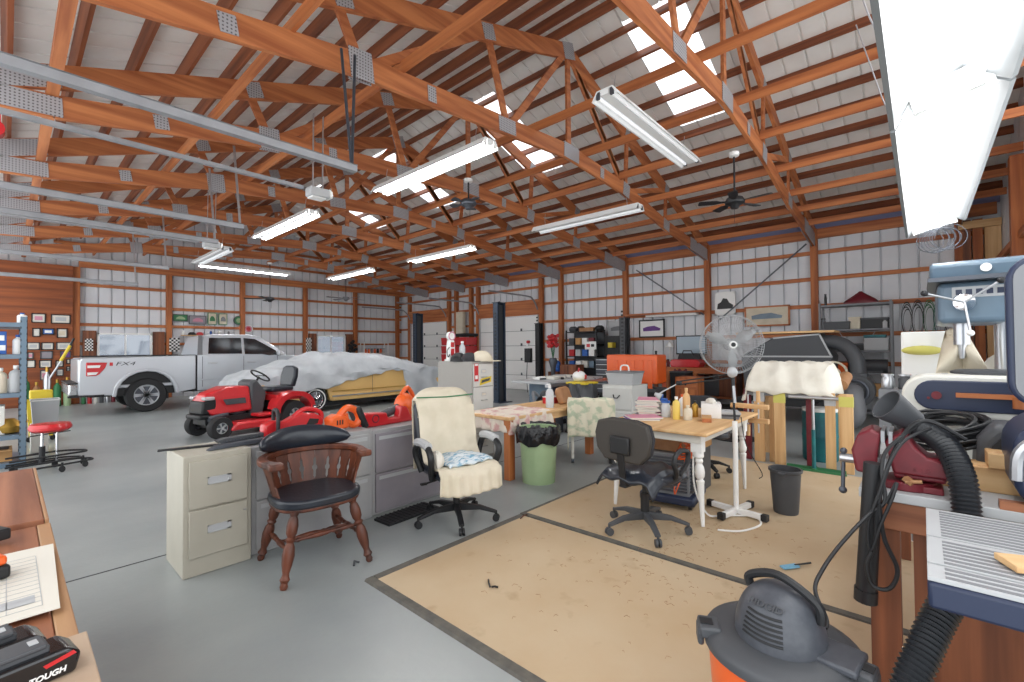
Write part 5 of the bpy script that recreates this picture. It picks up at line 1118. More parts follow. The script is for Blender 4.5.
g=G(); g.box(-.3,-.95,.2,.2,-.75,.6); g.cyl((-.35,-.85,.75),(.1,-.85,.75),.12); mk('engine',g,'black',lv); g=G(); g.torus((-.5,-.78,1.0),.2,.02,(1,.2,0),20,6); g.sph((-.5,-.78,.98),(.1,.12,.12)); mk('tank',g,'cream',lv)
su=thing('grey_shelving','grey steel shelving full of boxes against the right wall, behind the black hose','shelf unit',(12.15,1.05,0))
for z in (.12,.45,.93,1.4,1.85,2.38): g=G(); g.box(-.26,-.6,z-.035,.26,.62,z); mk('shelf',g,'midgrey',su)
for x,y in ((-.25,-.6),(.25,-.6),(-.25,.6),(.25,.6)): g=G(); g.box(x-.02,y-.02,0,x+.02,y+.02,2.42); mk('post',g,'midgrey',su)
g=G(); g.beam((.25,-.6,.2),(.25,.6,2.3),.03,.006); g.beam((.25,.6,.2),(.25,-.6,2.3),.03,.006); mk('cross_brace',g,'steel',su)
IT=[(1.4,2.38,.5,.35,.22,'maroon','maroon canvas bag slumped on top of the grey shelving','bag'),(1.35,1.85,.45,.4,.16,'darkgrey','dark flat case on the second shelf of the grey shelving','case'),(1.05,1.85,.2,.2,.25,'cream','cream carton on the second shelf of the grey shelving','carton'),(.72,1.85,.45,.3,.22,'black','black crate with purple things on the second shelf','crate'),(1.4,1.4,.35,.3,.18,'midgrey','grey box on the third shelf of the grey shelving','box'),(1.05,1.4,.3,.3,.14,'black','black box on the third shelf of the grey shelving','box'),(.7,1.4,.4,.35,.25,'ltgrey','pale tub on the third shelf, at its right end','tub'),(.72,1.655,.35,.3,.06,'teal','teal lid lying on the pale tub','lid'),(1.35,.93,.35,.3,.2,'orange','orange machine part on the fourth shelf','box'),(.75,.93,.45,.35,.3,'darkgrey','dark motor on the fourth shelf, right end','motor'),(1.3,.45,.4,.35,.3,'black','black crate on the fifth shelf, left end','crate'),(.75,.45,.35,.3,.25,'cardboard','brown carton on the fifth shelf, right end','carton')]
for y,z,wy,dx,h,m_,l,c in IT:
    if c=='bag':
        g=G(); g.grid(lambda u,v:((.16*math.cos(v*PI/2*.95))*math.cos(2*PI*u),(.3*math.cos(v*PI/2*.95)**.7)*math.sin(2*PI*u),.02+.2*v*(1+.25*math.sin(2*PI*u*2+1))),24,8,True); g.box(-.15,-.28,0,.15,.28,.03); tag(mk('canvas_bag',g,m_),l,c,loc=(12.1,.95,z)); continue
    if c=='motor':
        g=G(); g.cyl((0,-wy/2,.14),(0,wy/2,.14),.14,n=18); g.box(-.1,-.15,0,.1,.15,.06); g.sph((0,wy/2,.14),.1); tag(mk('motor',g,m_),l,c,loc=(12.1,y,z)); continue
    pbox(c.replace(' ','_'),l,c,(12.1,y,z),(dx,wy,h),m_,bev=.012,group='things on the grey shelving',parts=[('rim',(-dx/2-.008,-wy/2-.008,h-.03,dx/2+.008,wy/2+.008,h+.004),m_ if m_!='black' else 'darkgrey')])
for i,(y,z,w_,h,m_) in enumerate(((1.55,1.4,.12,.3,'ltgrey'),(1.2,1.4,.1,.2,'white'),(1.55,.93,.14,.3,'midgrey'),(1.1,.93,.14,.34,'black'),(.98,.93,.1,.2,'steel'),(1.0,.45,.16,.25,'darksteel'),(1.55,2.38,.05,.25,'black'),(.55,1.85,.1,.18,'ltgrey'),(1.6,1.85,.1,.25,'midgrey'))):
    bottle(['pale can at the left end of the third shelf','white can in the middle of the third shelf','grey can at the left end of the fourth shelf','black can in the middle of the fourth shelf','steel can beside the black one on the fourth shelf','dark steel can on the fifth shelf','thin black bottle left of the maroon bag','pale can right of the purple crate','grey can at the left end of the second shelf'][i]+' of the grey shelving',(11.98,y,z+.001),w_/2,h,m_,'darkgrey','can',group='cans on the grey shelving',cat='can',neck=.7)
for i,(y,m_,R1) in enumerate(((.22,'black',.30),(.05,'black',.33),(-.12,'green',.32),(-.28,'teal',.34),(-.42,'maroon',.3),(-.58,'green',.33))):
    g=G()
    for k in range(4): g.torus((12.38-.02*k,y+.015*k*(-1)**k,2.05-.02*k),R1-.025*k,.011,(1,.15*(k-1.5),0),28,6,1.0)
    g2=g; o=solo('hanging_hose',g,m_,['black air hose coil hanging nearest the grey shelving','black cord coil second from the grey shelving','green hose coil third along the right wall','teal hose coil fourth along the right wall','maroon hose coil fifth along the right wall','green hose coil farthest right on the right wall'][i],'hose',(12.4,y,2.05),'hoses hung on the right wall')
    for v in o.data.vertices: v.co.y*=.3; v.co.z*=1.1
for i in range(7):
    y=.1-i*.1; h=1.5-.1*(i%3); solo('leaning_stick',G().beam((12.0-.02*i,y,.0),(12.4,y+.12-.05*(i%2),h),.04,.02),['pine_z','oldwood_z','darkgrey','pine_z','midgrey','oldwood_z','pine_z'][i],['pale stick leaning nearest the grey shelving','brown stick second in the leaning bundle','dark rod third in the leaning bundle','pale stick fourth in the leaning bundle','grey rod fifth in the leaning bundle','brown stick sixth in the leaning bundle','pale stick last in the leaning bundle'][i],'stick',(12.2,y,0),'sticks leaning by the hoses')
# ------------------------------------------------------------------ floor fan
fn=thing('drum_fan','large round wire cage fan on a pedestal by the cloth covered stack','fan',(7.95,2.3,0),R_(0))
g=G(); g.lathe([(.33,0),(.33,.02),(.12,.06),(.05,.08)],n=30); mk('base',g,'black',fn); g=G(); g.cyl((0,0,.05),(0,0,1.4),.025); mk('pole',g,'darkgrey',fn)
FC=V((-.08,-.0,1.53)); ax=V((-.86,-.45,0)).normalized(); sd=V((-ax.y,ax.x,0)); up=V((0,0,1))
def fp(r,a,d): return FC+ax*d+(sd*math.cos(a)+up*math.sin(a))*r
g=G()
for R2,d in ((.47,.06),(.47,-.06),(.36,.13),(.22,.15),(.36,-.12)): g.torus(FC+ax*d,R2,.006 if R2>.4 else .003,ax,48,5)
for k in range(72):
    a=2*PI*k/72; g.tube([fp(.06,a,.15),fp(.25,a,.148),fp(.38,a,.12),fp(.47,a,.06),fp(.475,a,0),fp(.47,a,-.06),fp(.36,a,-.12),fp(.1,a,-.13)],.003,3)
mk('cage',g,'ltgrey',fn)
for k in range(3):
    a=.6+2*PI*k/3; g=G(); n=8; vs_=[]
    for i in range(n): 
        r=.06+.36*i/(n-1); wd=.25+.55*math.sin(PI*min(1,i/(n-1)+.15)); vs_+=[fp(r,a-wd*.5,.05),fp(r,a+wd*.5,-.05)]
    g._add(vs_,[(2*i,2*i+1,2*i+3,2*i+2) for i in range(n-1)]); mk('blade',g,'ltgrey',fn,solid=.003)
g=G(); g.cyl(FC-ax*.12,FC-ax*.32,.1,.08,n=18); mk('motor',g,'black',fn); g=G(); g.cyl(FC+ax*.15,FC+ax*.165,.06,n=20); b_=mk('hub_badge',g,'white',fn); g=G(); g.cyl(FC+ax*.165,FC+ax*.168,.035,n=16); mk('badge_centre',g,'black',b_)
# ------------------------------------------------------------------ cloth topped wood stack
st_=thing('wood_rack','stand of upright boards and posts with taped ends under a white cloth','wood rack',(6.95,1.25,0))
g=G(); g.box(-.35,-.42,.86,.35,.5,.9); mk('top_frame',g,'midgrey',st_)
BD=[(-.3,.42,.05,.09,'maroon',None),(-.33,.27,.05,.12,'pine_z','ltgrey'),(-.36,.03,.05,.12,'pine_z','dullyellow'),(-.28,.13,.03,.08,'pine_z',None),(-.34,-.5,.05,.1,'pine_z','ltgrey'),(-.36,-.66,.05,.13,'pine_z','dullyellow'),(-.28,-.28,.04,.07,'maroon',None)]
for x,y,dx,dy,m_,tp in BD:
    g=G(); g.box(x-dx/2,y-dy/2+.08,0,x+dx/2,y+dy/2+.08,.93); b_=mk('board',g,m_,st_,bev=.004)
    if tp: g=G(); g.box(x-dx/2-.004,y-dy/2+.076,.78,x+dx/2+.004,y+dy/2+.084,.9); mk('tape',g,tp,b_)
for x,y in ((.3,.42),(.3,-.4)): g=G(); g.box(x-.04,y-.04,0,x+.04,y+.04,.86); mk('leg',g,'pine_z',st_)
solo('white_dust_cloth',G().grid(lambda u,v:((6.55+.85*v)-.01*math.sin(u*20),1.79-1.02*u-.0*v+.03*math.sin(v*9),.9+ (1.27-.9)*min(1,v/.35)**.8*(min(1,(1-abs(2*u-1))*5+.0)**.6) -(.12 if u<.06 else 0)*(1-v)+.01*math.sin(u*30+v*8)+.012*math.sin(u*13-v*19)),50,26),'cloth_white','off white dust cloth draped over the top of the wood rack','cloth',(6.95,1.25,.9),solid=.012)
solo('cardboard_roll',G().cyl((7.0,.76,1.0),(7.3,.74,1.1),.07,n=16),'brownleather','tan roll sticking out at the right of the white dust cloth','roll',(7.0,.7,1.0))
t=thing('teal_barrel','teal plastic barrel behind the upright boards','barrel',(7.2,1.02,0)); g=G(); g.lathe([(.19,0),(.2,.03),(.2,.3),(.205,.32),(.2,.34),(.2,.6),(.19,.66)],n=28); mk('drum',g,'teal',t); g=G(); g.lathe([(.2,.64),(.2,.68),(.1,.69)],n=28); mk('lid',g,'white',t)
t=thing('roller_stand','dark green work support stand with a cross foot before the boards','stand',(6.45,.98,0)); g=G(); g.cyl((0,0,.04),(0,0,.5),.022); mk('post',g,'teal',t); g=G(); g.cyl((0,0,.5),(0,0,.86),.016); mk('inner_post',g,'steel',t)
g=G(); g.beam((-.05,-.32,.02),(-.05,.32,.02),.03,.03); g.beam((.1,-.3,.02),(.1,.3,.02),.03,.03); g.beam((-.06,0,.03),(.11,0,.03),.03,.03); mk('foot',g,'green',t); g=G(); g.cyl((0,-.25,.88),(0,.25,.88),.02); mk('roller',g,'steel',t)
# ------------------------------------------------------------------ white legged table with its clutter
TT=(4.55,1.8)
tb_=thing('craft_table','pale wood topped table with white turned legs','table',(4.55,1.8,.015))
g=G(); g.box(-.78,-.5,.755,.78,.48,.785); mk('tabletop',g,'pine_x',tb_,bev=.008)
g=G(); g.box(-.7,-.42,.68,.7,.4,.755); mk('apron',g,'offwhite',tb_)
LP=[(0,.45),(.06,.55),(.3,.75),(.48,1.0),(.52,1.15),(.54,.75),(.57,1.2),(.62,1.35),(.68,1.2),(.72,.8),(.75,1.1),(.78,.9),(.8,1.35),(1,1.4)]
for x,y,sx,sy in ((-.64,-.38,-.05,-.05),(.6,-.38,.02,-.02),(-.64,.36,-.03,.03),(.6,.36,.02,.03)):
    g=G(); turned(g,(x+sx,y+sy,0),(x,y,.7),.03,LP); g.box(x-.045,y-.045,.6,x+.045,y+.045,.755); mk('leg',g,'white',tb_)
zt=.8
def papers(label,x,y,n,w_,h,rz,cols,name='magazine',grp=None):
    for k in range(n):
        g=G(); g.box(-w_/2,-h/2,0,w_/2,h/2,.014); m_=cols[k%len(cols)]
        t=thing(name,label[k] if k<len(label) else label[-1],'magazine',(x+.01*math.sin(k*2),y+.01*math.cos(k*3),zt+.002+k*.0165),rz+.12*math.sin(k*2.3),grp); mk('pages',g,'paper',t); g=G(); g.box(-w_/2-.001,-h/2-.001,.013,w_/2+.001,h/2+.001,.016); mk('cover',g,m_,t)
papers(['magazine %s in the tall stack on the craft table'%q for q in ('at the bottom','second from the bottom','third from the bottom','fourth from the bottom','fifth from the bottom','in the middle','fourth from the top','third from the top','second from the top','on top')],4.5,2.13,10,.3,.22,.3,['mauve','pink','ltgrey','offwhite'],grp='stack of magazines on the craft table')
papers(['lilac magazine lying open nearest the phone on the craft table','pink magazine under the lilac one'],4.13,2.03,2,.22,.3,.7,['purple','pink'],grp='loose magazines')
t=thing('phone','black phone on the left edge of the craft table','phone',(4.0,2.17,.803),.5); g=G(); g.box(-.035,-.075,0,.035,.075,.01); mk('body',g,'black',t,bev=.004); g=G(); g.box(-.03,-.065,.01,.03,.065,.0108); mk('screen',g,'glassdark',t)
bottle('clear jar of pale pieces on the craft table',(4.45,1.93,zt),.045,.16,'plastic_clear','blue',name='jar',cat='jar',neck=.8,group='jars on the craft table')
bottle('second clear jar with a blue lid on the craft table',(4.55,2.0,zt),.045,.17,'plastic_clear','blue',name='jar',cat='jar',neck=.8,group='jars on the craft table')
bottle('yellow glue bottle in the middle of the craft table',(4.35,1.78,zt),.035,.22,'amber','white'); bottle('tall tan glue bottle with a pointed cap on the craft table',(4.45,1.72,zt),.035,.3,'pine_z','pine_z')
bottle('short beige bottle beside the tall tan one',(4.38,1.68,zt),.04,.14,'cream','cream'); bottle('white bottle behind the yellow glue',(4.6,1.82,zt),.035,.22,'white','orange'); bottle('amber bottle right of the tall tan bottle',(4.62,1.7,zt),.03,.16,'gold','black')
t=thing('tissue_box','white box with crumpled tissue on top at the right of the craft table','box',(4.72,1.58,zt),.35); g=G(); g.box(-.12,-.09,0,.12,.09,.14); mk('carton',g,'white',t,bev=.004); g=G(); g.sph((0,0,.15),(.08,.05,.04),9,6); mk('tissue',g,'paper',t)
for k in range(3): pbox('book',['grey book at the bottom under the white box edge','dark grey book in the middle beside the white box','pale book on top beside the white box'][k],'book',(4.78,1.42,zt+.001+k*.022),(.24,.17,.02),['midgrey','darkgrey','ltgrey'][k],rz=.2+.1*k,bev=.002,group='books by the white box')
t=thing('wooden_box','small orange wooden box at the front of the craft table','box',(4.42,1.52,zt),.35); g=G(); g.box(-.1,-.04,0,.1,.04,.035); mk('body',g,'timber_x',t,bev=.003); g=G(); g.box(-.1,-.042,.035,.1,.042,.045); mk('lid',g,'cardboard',t)
t=thing('screw_clamp','wooden hand screw clamp gripping the right end of the craft table','clamp',(5.325,1.45,.785))
for z in (-.08,.07): g=G(); g.box(-.02,-.25,z-.02,.04,.12,z+.03); mk('jaw',g,'pine_y',t,bev=.006)
for y,s in ((-.15,1),(-.05,-1)): 
    g=G(); g.cyl((.01,y,-.2),(.01,y,.2),.008); sc=mk('screw',g,'steel',t); g=G(); g.cyl((.01,y,s*.12),(.01,y,s*.24),.022,.018); mk('handle',g,'pine_z',sc)
# heater, cords and boxes under the table
t=thing('space_heater','grey louvred heater on a dark base under the craft table','heater',(4.35,1.82,.015),R_(8)); g=G(); g.box(-.22,-.2,.1,.22,.22,.5); mk('case',g,'midgrey',t,bev=.015); g=G()
for k in range(11): g.box(-.2,-.225,.15+k*.03,.2,-.2,.163+k*.03)
mk('louvres',g,'darksteel',t); g=G()
for k in range(11): g.box(-.24,-.18,.15+k*.03,-.22,.2,.163+k*.03)
mk('side_louvres',g,'darksteel',t); g=G(); g.box(-.27,-.25,.04,.26,.25,.12); mk('base',g,'navy',t,bev=.02)
for x,y in ((-.2,-.2),(.2,-.2),(-.2,.2),(.2,.2)): g=G(); g.cyl((x,y-.015,.02),(x,y+.015,.02),.02); mk('caster',g,'black',t)
pbox('cardboard_box','brown box stored under the craft table behind the heater','carton',(4.85,1.9,.45),(.42,.42,.21),'cardboard'); pbox('box_stand','low grey stand carrying the brown box','stand',(4.85,1.9,.015),(.4,.4,.434),'darkgrey')
pbox('pink_box','pinkish tan box on the grey heater','carton',(4.4,1.84,.518),(.42,.36,.14),'brownleather')
g=G(); pts=[]
for i in range(70): a=i*.75; pts.append((4.1+.1*math.cos(a)+.0015*i,1.62+.06*math.sin(a),.52+.006*(i%9)+.04*math.sin(a*.3)))
g.tube(pts,.006,5); g.tube([(4.1,1.6,.52),(3.98,1.58,.4),(3.9,1.62,.22),(4.0,1.66,.3)],.006,5,smooth=5); solo('extension_cord',g,'orange','coiled orange extension cord on top of the grey heater','cord',(4.1,1.6,.5))
g=G(); g.tube([(4.02,1.5,.6),(3.98,1.48,.3),(4.05,1.4,.06),(4.2,1.3,.03),(4.35,1.12,.022),(4.2,1.02,.022),(3.95,1.1,.022),(3.85,1.25,.022)],.008,6,smooth=6); solo('electric_cable',g,'white','white cord looping over the mat by the craft table leg','cord',(4.1,1.3,.015))
# magnifier lamp on its stand
ml=thing('floor_stand','white pole on a white cross foot with black end caps, beside the craft table','stand',(4.345,1.25,.015))
g=G()
for a in (R_(-12),R_(78)): 
    c,s=math.cos(a),math.sin(a); g.beam((-.24*c,-.24*s,.035),(.24*c,.24*s,.035),.045,.045)
mk('cross_foot',g,'white',ml,bev=.005)
for a in (R_(-12),R_(78),R_(168),R_(258)):
    c,s=math.cos(a),math.sin(a); g=G(); g.beam((.22*c,.22*s,.035),(.27*c,.27*s,.035),.055,.055); mk('end_cap',g,'black',ml,bev=.004)
g=G(); g.cyl((0,0,.03),(0,0,.82),.022); mk('pole',g,'white',ml)
la_=thing('swing_arm_lamp','black spring arm lamp mounted on the white floor stand','lamp',(4.345,1.25,.838))
def W_(p): return V(p)-V((4.44,1.245,.838))
for s in (-.015,.015):
    g=G(); g.cyl(W_((4.44+s,1.245,.84)),W_((4.44+s,1.26,1.22)),.006); mk('lower_arm',g,'black',la_); g=G(); g.cyl(W_((4.44,1.26+s,1.24+s)),W_((4.28,1.68,1.165+s)),.006); mk('upper_arm',g,'black',la_)
g=G(); g.cyl(W_((4.43,1.24,1.0)),W_((4.43,1.25,1.15)),.013); mk('spring',g,'steel',la_)
g=G(); g.sph(W_((4.44,1.26,1.27)),(.045,.045,.05)); mk('elbow_cover',g,'ltgrey',la_); g=G(); g.cyl(W_((4.28,1.66,1.165)),W_((4.28,1.7,1.165)),.022); mk('joint',g,'black',la_)
g=G(); g.cyl(W_((4.28,1.69,1.16)),W_((4.22,1.85,1.06)),.006); g.cyl(W_((4.2,1.88,1.06)),W_((4.21,1.82,1.03)),.015,.035); mk('lamp_head',g,'ltgrey',la_); g=G(); g.cyl(W_((4.21,1.82,1.03)),W_((4.213,1.815,1.027)),.032); mk('lens',g,'blue',la_)
g=G(); g.tube([(4.46,1.23,.86),(4.5,1.2,.6),(4.6,1.1,.35),(4.58,1.12,.3)],.004,5,smooth=4); solo('lamp_cord',g,'black','thin black cord dangling from the spring arm lamp','cord',(4.5,1.2,.5))
# second chair peeping behind the table
t=thing('task_chair','black task chair mostly hidden behind the craft table leg','office chair',(5.55,1.95,.015),R_(-60)); base5(t,.28); g=G(); g.cyl((0,0,.1),(0,0,.42),.03); mk('gas_column',g,'black',t); g=G(); g.prism(so_,'xy',.43,.5); mk('seat',g,'leather',t,bev=.02); g=G(); g.prism([(x*.9,z-.05) for x,z in bp],'xz',.24,.29); mk('backrest',g,'blackcloth',t,bev=.015); g=G(); g.beam((0,.1,.41),(0,.3,.6),.05,.02); mk('back_bar',g,'black',t)
# waste bin
t=thing('waste_bin','dark grey plastic waste bin standing on the mat','waste bin',(4.68,.93,.013)); g=G(); g.lathe([(.0,.0),(.095,0),(.1,.02),(.122,.36),(.135,.37),(.135,.39),(.12,.39),(.092,.03),(0,.03)],n=32,cap=False); mk('body',g,'darkgrey',t)
for s in (-1,1): g=G(); g.cb((s*.14,0,.37),(.03,.06,.02)); mk('handle',g,'darkgrey',t,bev=.005)
# ------------------------------------------------------------------ right hand bench
rb=thing('heavy_workbench','heavy brown workbench with a grey top carrying the maroon vise','workbench',(3.35,-.45,0))
g=G(); g.box(2.42,-1.1,.86,4.3,.21,.9); mkw('bench_top',g,'ltgrey',rb,bev=.004)
g=G(); g.box(2.44,-1.08,.74,4.28,.19,.86); mkw('apron',g,'oldwood_y',rb,bev=.004)
for x in (2.47,4.2):
    for y in (.13,-1.02): g=G(); g.box(x-.02,y-.05,0,x+.07,y+.05,.74); mkw('leg',g,'oldwood_z',rb,bev=.004)
g=G(); g.box(2.5,-1.05,.05,2.53,.04,.74); mkw('front_panel',g,'oldwood_z',rb); g=G(); g.box(2.47,.0,.0,2.5,.04,.74); mkw('panel_batten',g,'oldwood_z',rb)
g=G(); g.box(2.42,-.2,.9,2.46,-1.1,.93); mkw('front_lip',g,'oldwood_y',rb)
# vise
vi=thing('bench_vise','maroon bench vise bolted to the corner of the heavy workbench','vise',(2.55,.08,.9)); vi.scale=(.9,.9,.9)
g=G(); g.cyl((2.56,.06,.9),(2.56,.06,.94),.11,n=20); g.box(2.47,-.07,.9,2.62,.13,.93); mkw('swivel_base',g,'maroon',vi,bev=.006)
g=G(); g.box(2.48,-.08,.95,2.64,.1,1.06); g.prism([(.1,.97),(.13,1.12),(.06,1.17),(.02,1.1),(-.02,1.06),(-.09,1.05),(-.1,.97)],'yz',2.47,2.65); mkw('fixed_body',g,'maroon',vi,bev=.012)
g=G(); g.prism([(.16,.95),(.24,.96),(.255,1.06),(.23,1.14),(.18,1.17),(.14,1.15),(.155,1.06)],'yz',2.46,2.66); mkw('moving_jaw',g,'maroon',vi,bev=.012)
g=G(); g.box(2.5,.06,.985,2.61,.18,1.03); mkw('slide',g,'steel',vi); g=G(); g.box(2.46,.128,1.11,2.66,.142,1.165); g.box(2.46,.1,1.11,2.66,.114,1.165); mkw('jaw_plate',g,'galv',vi)
g=G(); g.cyl((2.555,.25,1.0),(2.555,.31,1.0),.022); mkw('screw_head',g,'steel',vi); g=G(); g.cyl((2.555,.295,1.03),(2.545,.3,.84),.009); g.sph((2.545,.3,.84),.018); g.sph((2.555,.295,1.035),.016); mkw('handle_bar',g,'darksteel',vi)
g=G(); g.beam((2.47,.06,.96),(2.455,.03,.94),.03,.02); g.cyl((2.455,.0,.955),(2.455,.06,.945),.009); mkw('swivel_lock',g,'brownleather',vi)
text('vise_lettering','CHAMPION' if 0 else '4 1/2',.03,'maroon',vi,(-.082,-.08,.1),(R_(90),0,R_(-90)),.002)
# cone nozzle and hose
t=thing('dust_hose','ribbed black dust hose with a wide cone mouth, draped over the bench front','hose',(2.6,0,.92))
g=G(); c0=V((2.62,.03,1.17)); d=V((-.3,.5,.4)).normalized(); g.lathe([(.045,0),(.05,.03),(.066,.10),(.07,.13),(.065,.13),(.06,.1),(.04,.03)],c0,d,28,cap=False); mkw('cone_mouth',g,'darkgrey',t)
def ribbed(pts,r,k=26,amp=.1):
    P=spline([V(p) for p in pts],k); L=[0]
    for a,b in zip(P,P[1:]): L.append(L[-1]+(b-a).length)
    # resample evenly
    n=int(L[-1]/.0075); Q=[]; j=0
    for i in range(n+1):
        s=L[-1]*i/n
        while j<len(L)-2 and L[j+1]<s: j+=1
        f=(s-L[j])/max(1e-9,L[j+1]-L[j]); Q.append(P[j].lerp(P[j+1],f))
    g=G(); g.tube(Q,[r*(1+(amp if i%2 else -amp)) for i in range(len(Q))],14); return g
mkw('flexible_hose',ribbed([c0+d*.02,(2.62,.02,1.15),(2.57,-.03,1.125),(2.5,-.075,1.08),(2.42,-.104,.99),(2.375,-.112,.88),(2.34,-.11,.76)],.041),'hoseblack',t,ang=70)
t=thing('saw_hose','ribbed black hose running down from under the table saw','hose',(1.75,.0,.0))
mkw('flexible_hose',ribbed([(1.97,-.1,.79),(1.9,-.045,.725),(1.84,-.012,.665),(1.78,.015,.605),(1.72,.045,.53),(1.64,.07,.4),(1.56,.08,.2),(1.53,.08,.06)],.04),'hoseblack',t,ang=70)
# wand hanging from the bench
t=thing('vacuum_wand','straight black vacuum wand hanging at the bench corner','vacuum wand',(2.37,.165,.45)); g=G(); g.cyl((2.37,.155,1.02),(2.37,.19,.46),.033,.036,n=18); mkw('tube',g,'black',t); g=G(); g.cyl((2.37,.188,.5),(2.37,.191,.45),.04,n=18); mkw('collar',g,'black',t)
g=G(); g.tube([(2.5,-.12,1.13),(2.44,.0,1.2),(2.41,.08,1.1),(2.31,.136,.9),(2.3,.15,.72),(2.3,.178,.627),(2.3,.163,.551),(2.3,.11,.555),(2.3,.085,.635),(2.3,.122,.743),(2.3,.136,.879)],.008,7,smooth=8); solo('power_cord',g,'black','thick black cord looping down over the wand','cord',(2.35,.12,.6))
g=G(); g.tube([(2.45,.02,1.18),(2.38,.11,1.08),(2.34,.128,.998),(2.31,.119,.887),(2.28,.17,.83),(2.15,.247,.733),(2.0,.285,.68),(1.9,.293,.645),(1.82,.251,.599),(1.79,.25,.58)],.007,7,smooth=8); solo('electric_cable',g,'black','thin black cord curving from the bench down to the orange vacuum','cord',(2.0,.3,.5))
g=G(); g.tube([(2.44,-.02,1.17),(2.34,.055,1.13),(2.3,.102,1.04),(2.29,.135,.92),(2.29,.17,.79),(2.29,.164,.69),(2.29,.131,.8),(2.29,.095,.91),(2.3,.082,.969),(2.3,.114,.884)],.006,7,smooth=8); solo('second_cord',g,'black','second black cord crossing the wand in a loose loop','cord',(2.35,.05,.6))
# coil of black cable on the bench
g=G(); pts=[]
for i in range(300): a=i*.33; r=.17+.035*math.sin(i*.071); pts.append((2.95+r*.75*math.cos(a)+.02*math.sin(i*.05),-.02+r*.85*math.sin(a)-.04,1.1+.03*math.sin(i*.11)+.045*math.cos(a*1.01)))
g.tube(pts,.008,6); solo('cable_coil',g,'black','thick coil of black cables heaped on a wood block behind the vise','cable',(2.95,-.05,.97))
pbox('timber_block','thick pine block lying along the bench behind the vise','timber block',(2.75,-.2,.9),(.16,.42,.1),'pine_y',bev=.004); pbox('timber_block','smaller pine block on top of the long one, by the blue machine','timber block',(2.72,-.25,1.001),(.14,.12,.06),'pine_y',bev=.004)
t=thing('machine_hood','rounded dark grey machine hood standing on the bench before the belt sander','machine hood',(2.9,-.28,.9)); g=G(); g.prism([(.12,0),(.11,.2),(.06,.26),(-.12,.26),(-.16,.2),(-.16,0)],'yz',-.12,.12); mk('hood',g,'darkgrey',t,bev=.03,seg=3); g=G(); g.prism([(.08,.04),(.07,.17),(.04,.21),(-.1,.21),(-.1,.04)],'yz',-.13,-.12); mk('recess',g,'black',t)
# belt sander
bs=thing('belt_sander','long belt sander with a rounded dark belt guard on the bench','belt sander',(3.25,-.1,.9))
def stad(y0,y1,z,r,n=10): return [(y1+r*math.sin(PI*i/n),z+r*math.cos(PI*i/n)) for i in range(n+1)]+[(y0-r*math.sin(PI*i/n),z-r*math.cos(PI*i/n)) for i in range(n+1)]
g=G(); g.prism(stad(-.45,-.02,1.24,.105),'yz',3.17,3.4); mkw('housing',g,'offwhite',bs,bev=.012); g=G(); g.prism(stad(-.45,-.04,1.245,.075),'yz',3.155,3.172); mkw('belt_guard',g,'navy',bs,bev=.006)
g=G(); g.cyl((3.14,-.05,1.245),(3.16,-.05,1.245),.02); g.cyl((3.145,-.02,1.23),(3.16,-.02,1.23),.006); mkw('guard_screw',g,'maroon',bs)
g=G(); g.box(3.13,-.36,1.24,3.15,-.12,1.262); mkw('work_rest',g,'timber_y',bs); g=G(); g.cyl((3.13,-.33,1.2),(3.13,-.33,1.255),.022); mkw('knob',g,'timber_z',bs)
g=G(); g.box(3.18,-.4,.9,3.45,.0,1.14); mkw('base',g,'offwhite',bs,bev=.02); g=G(); g.lathe([(.17,0),(.17,.012),(.15,.02)],(3.45,-.28,1.345),(0,0,1),28); mkw('sanding_disc',g,'darkgrey',bs)
g=G(); g.cyl((3.14,-.19,1.13),(3.17,-.19,1.13),.035); mkw('motor_cap',g,'black',bs)
solo('spray_gun',G().tube([(3.42,.08,1.35),(3.4,.04,1.38),(3.38,.0,1.37),(3.4,-.02,1.4)],.02,8).sph((3.4,.05,1.36),.03),'darkgrey','small dark hand tool lying left on the belt sander','hand tool',(3.4,.04,1.35)) if 0 else None
# drill press
dp=thing('drill_press','blue-grey bench drill press with a long belt cover','drill press',(3.85,-.42,.9))
g=G(); g.prism([(3.5,1.86),(3.47,1.94),(3.52,1.96),(4.4,1.96),(4.45,1.94),(4.42,1.86)],'xz',-.62,-.04)
mkw('belt_cover',g,'bluegrey',dp,bev=.015); g=G(); g.box(3.46,-.63,1.85,4.44,-.03,1.872); mkw('cover_rim',g,'darksteel',dp)
g=G(); g.box(3.55,-.36,1.62,4.2,-.07,1.85); mkw('head',g,'bluegrey',dp,bev=.03,seg=3)
g=G(); g.box(3.545,-.35,1.76,3.549,-.13,1.82); lp=mkw('front_label',g,'ltgrey',dp); g=G()
for k in range(5): g.box(3.541,-.33+k*.04,1.775,3.545,-.305+k*.04,1.805)
mkw2=mk('label_blocks',g,'navy',lp); mkw2.data.transform(Matrix.Translation(-dp.location))
g=G(); g.cyl((3.5,-.26,1.91),(3.47,-.26,1.91),.022); mkw('cover_knob',g,'white',dp)
g=G(); g.lathe([(.01,.0),(.045,.01),(.05,.03),(.03,.07)],(3.47,-.175,1.73),(1,0,0),20); hu=mkw('feed_hub',g,'chrome',dp)
for a in (2.5,4.6,.35):
    g=G(); e=V((3.44,-.175+.17*math.cos(a),1.73+.17*math.sin(a))); g.cyl((3.47,-.175,1.73),e,.006); h_=mkw('feed_handle',g,'steel',dp); g=G(); g.sph(e,.017); mk('ball_knob',g,'black' if a!=4.6 else 'white',h_).data.transform(Matrix.Translation(-dp.location))
g=G(); g.cyl((3.66,-.17,1.62),(3.66,-.17,1.5),.035); g.cyl((3.66,-.17,1.5),(3.66,-.17,1.42),.022,.012); mkw('quill',g,'steel',dp)
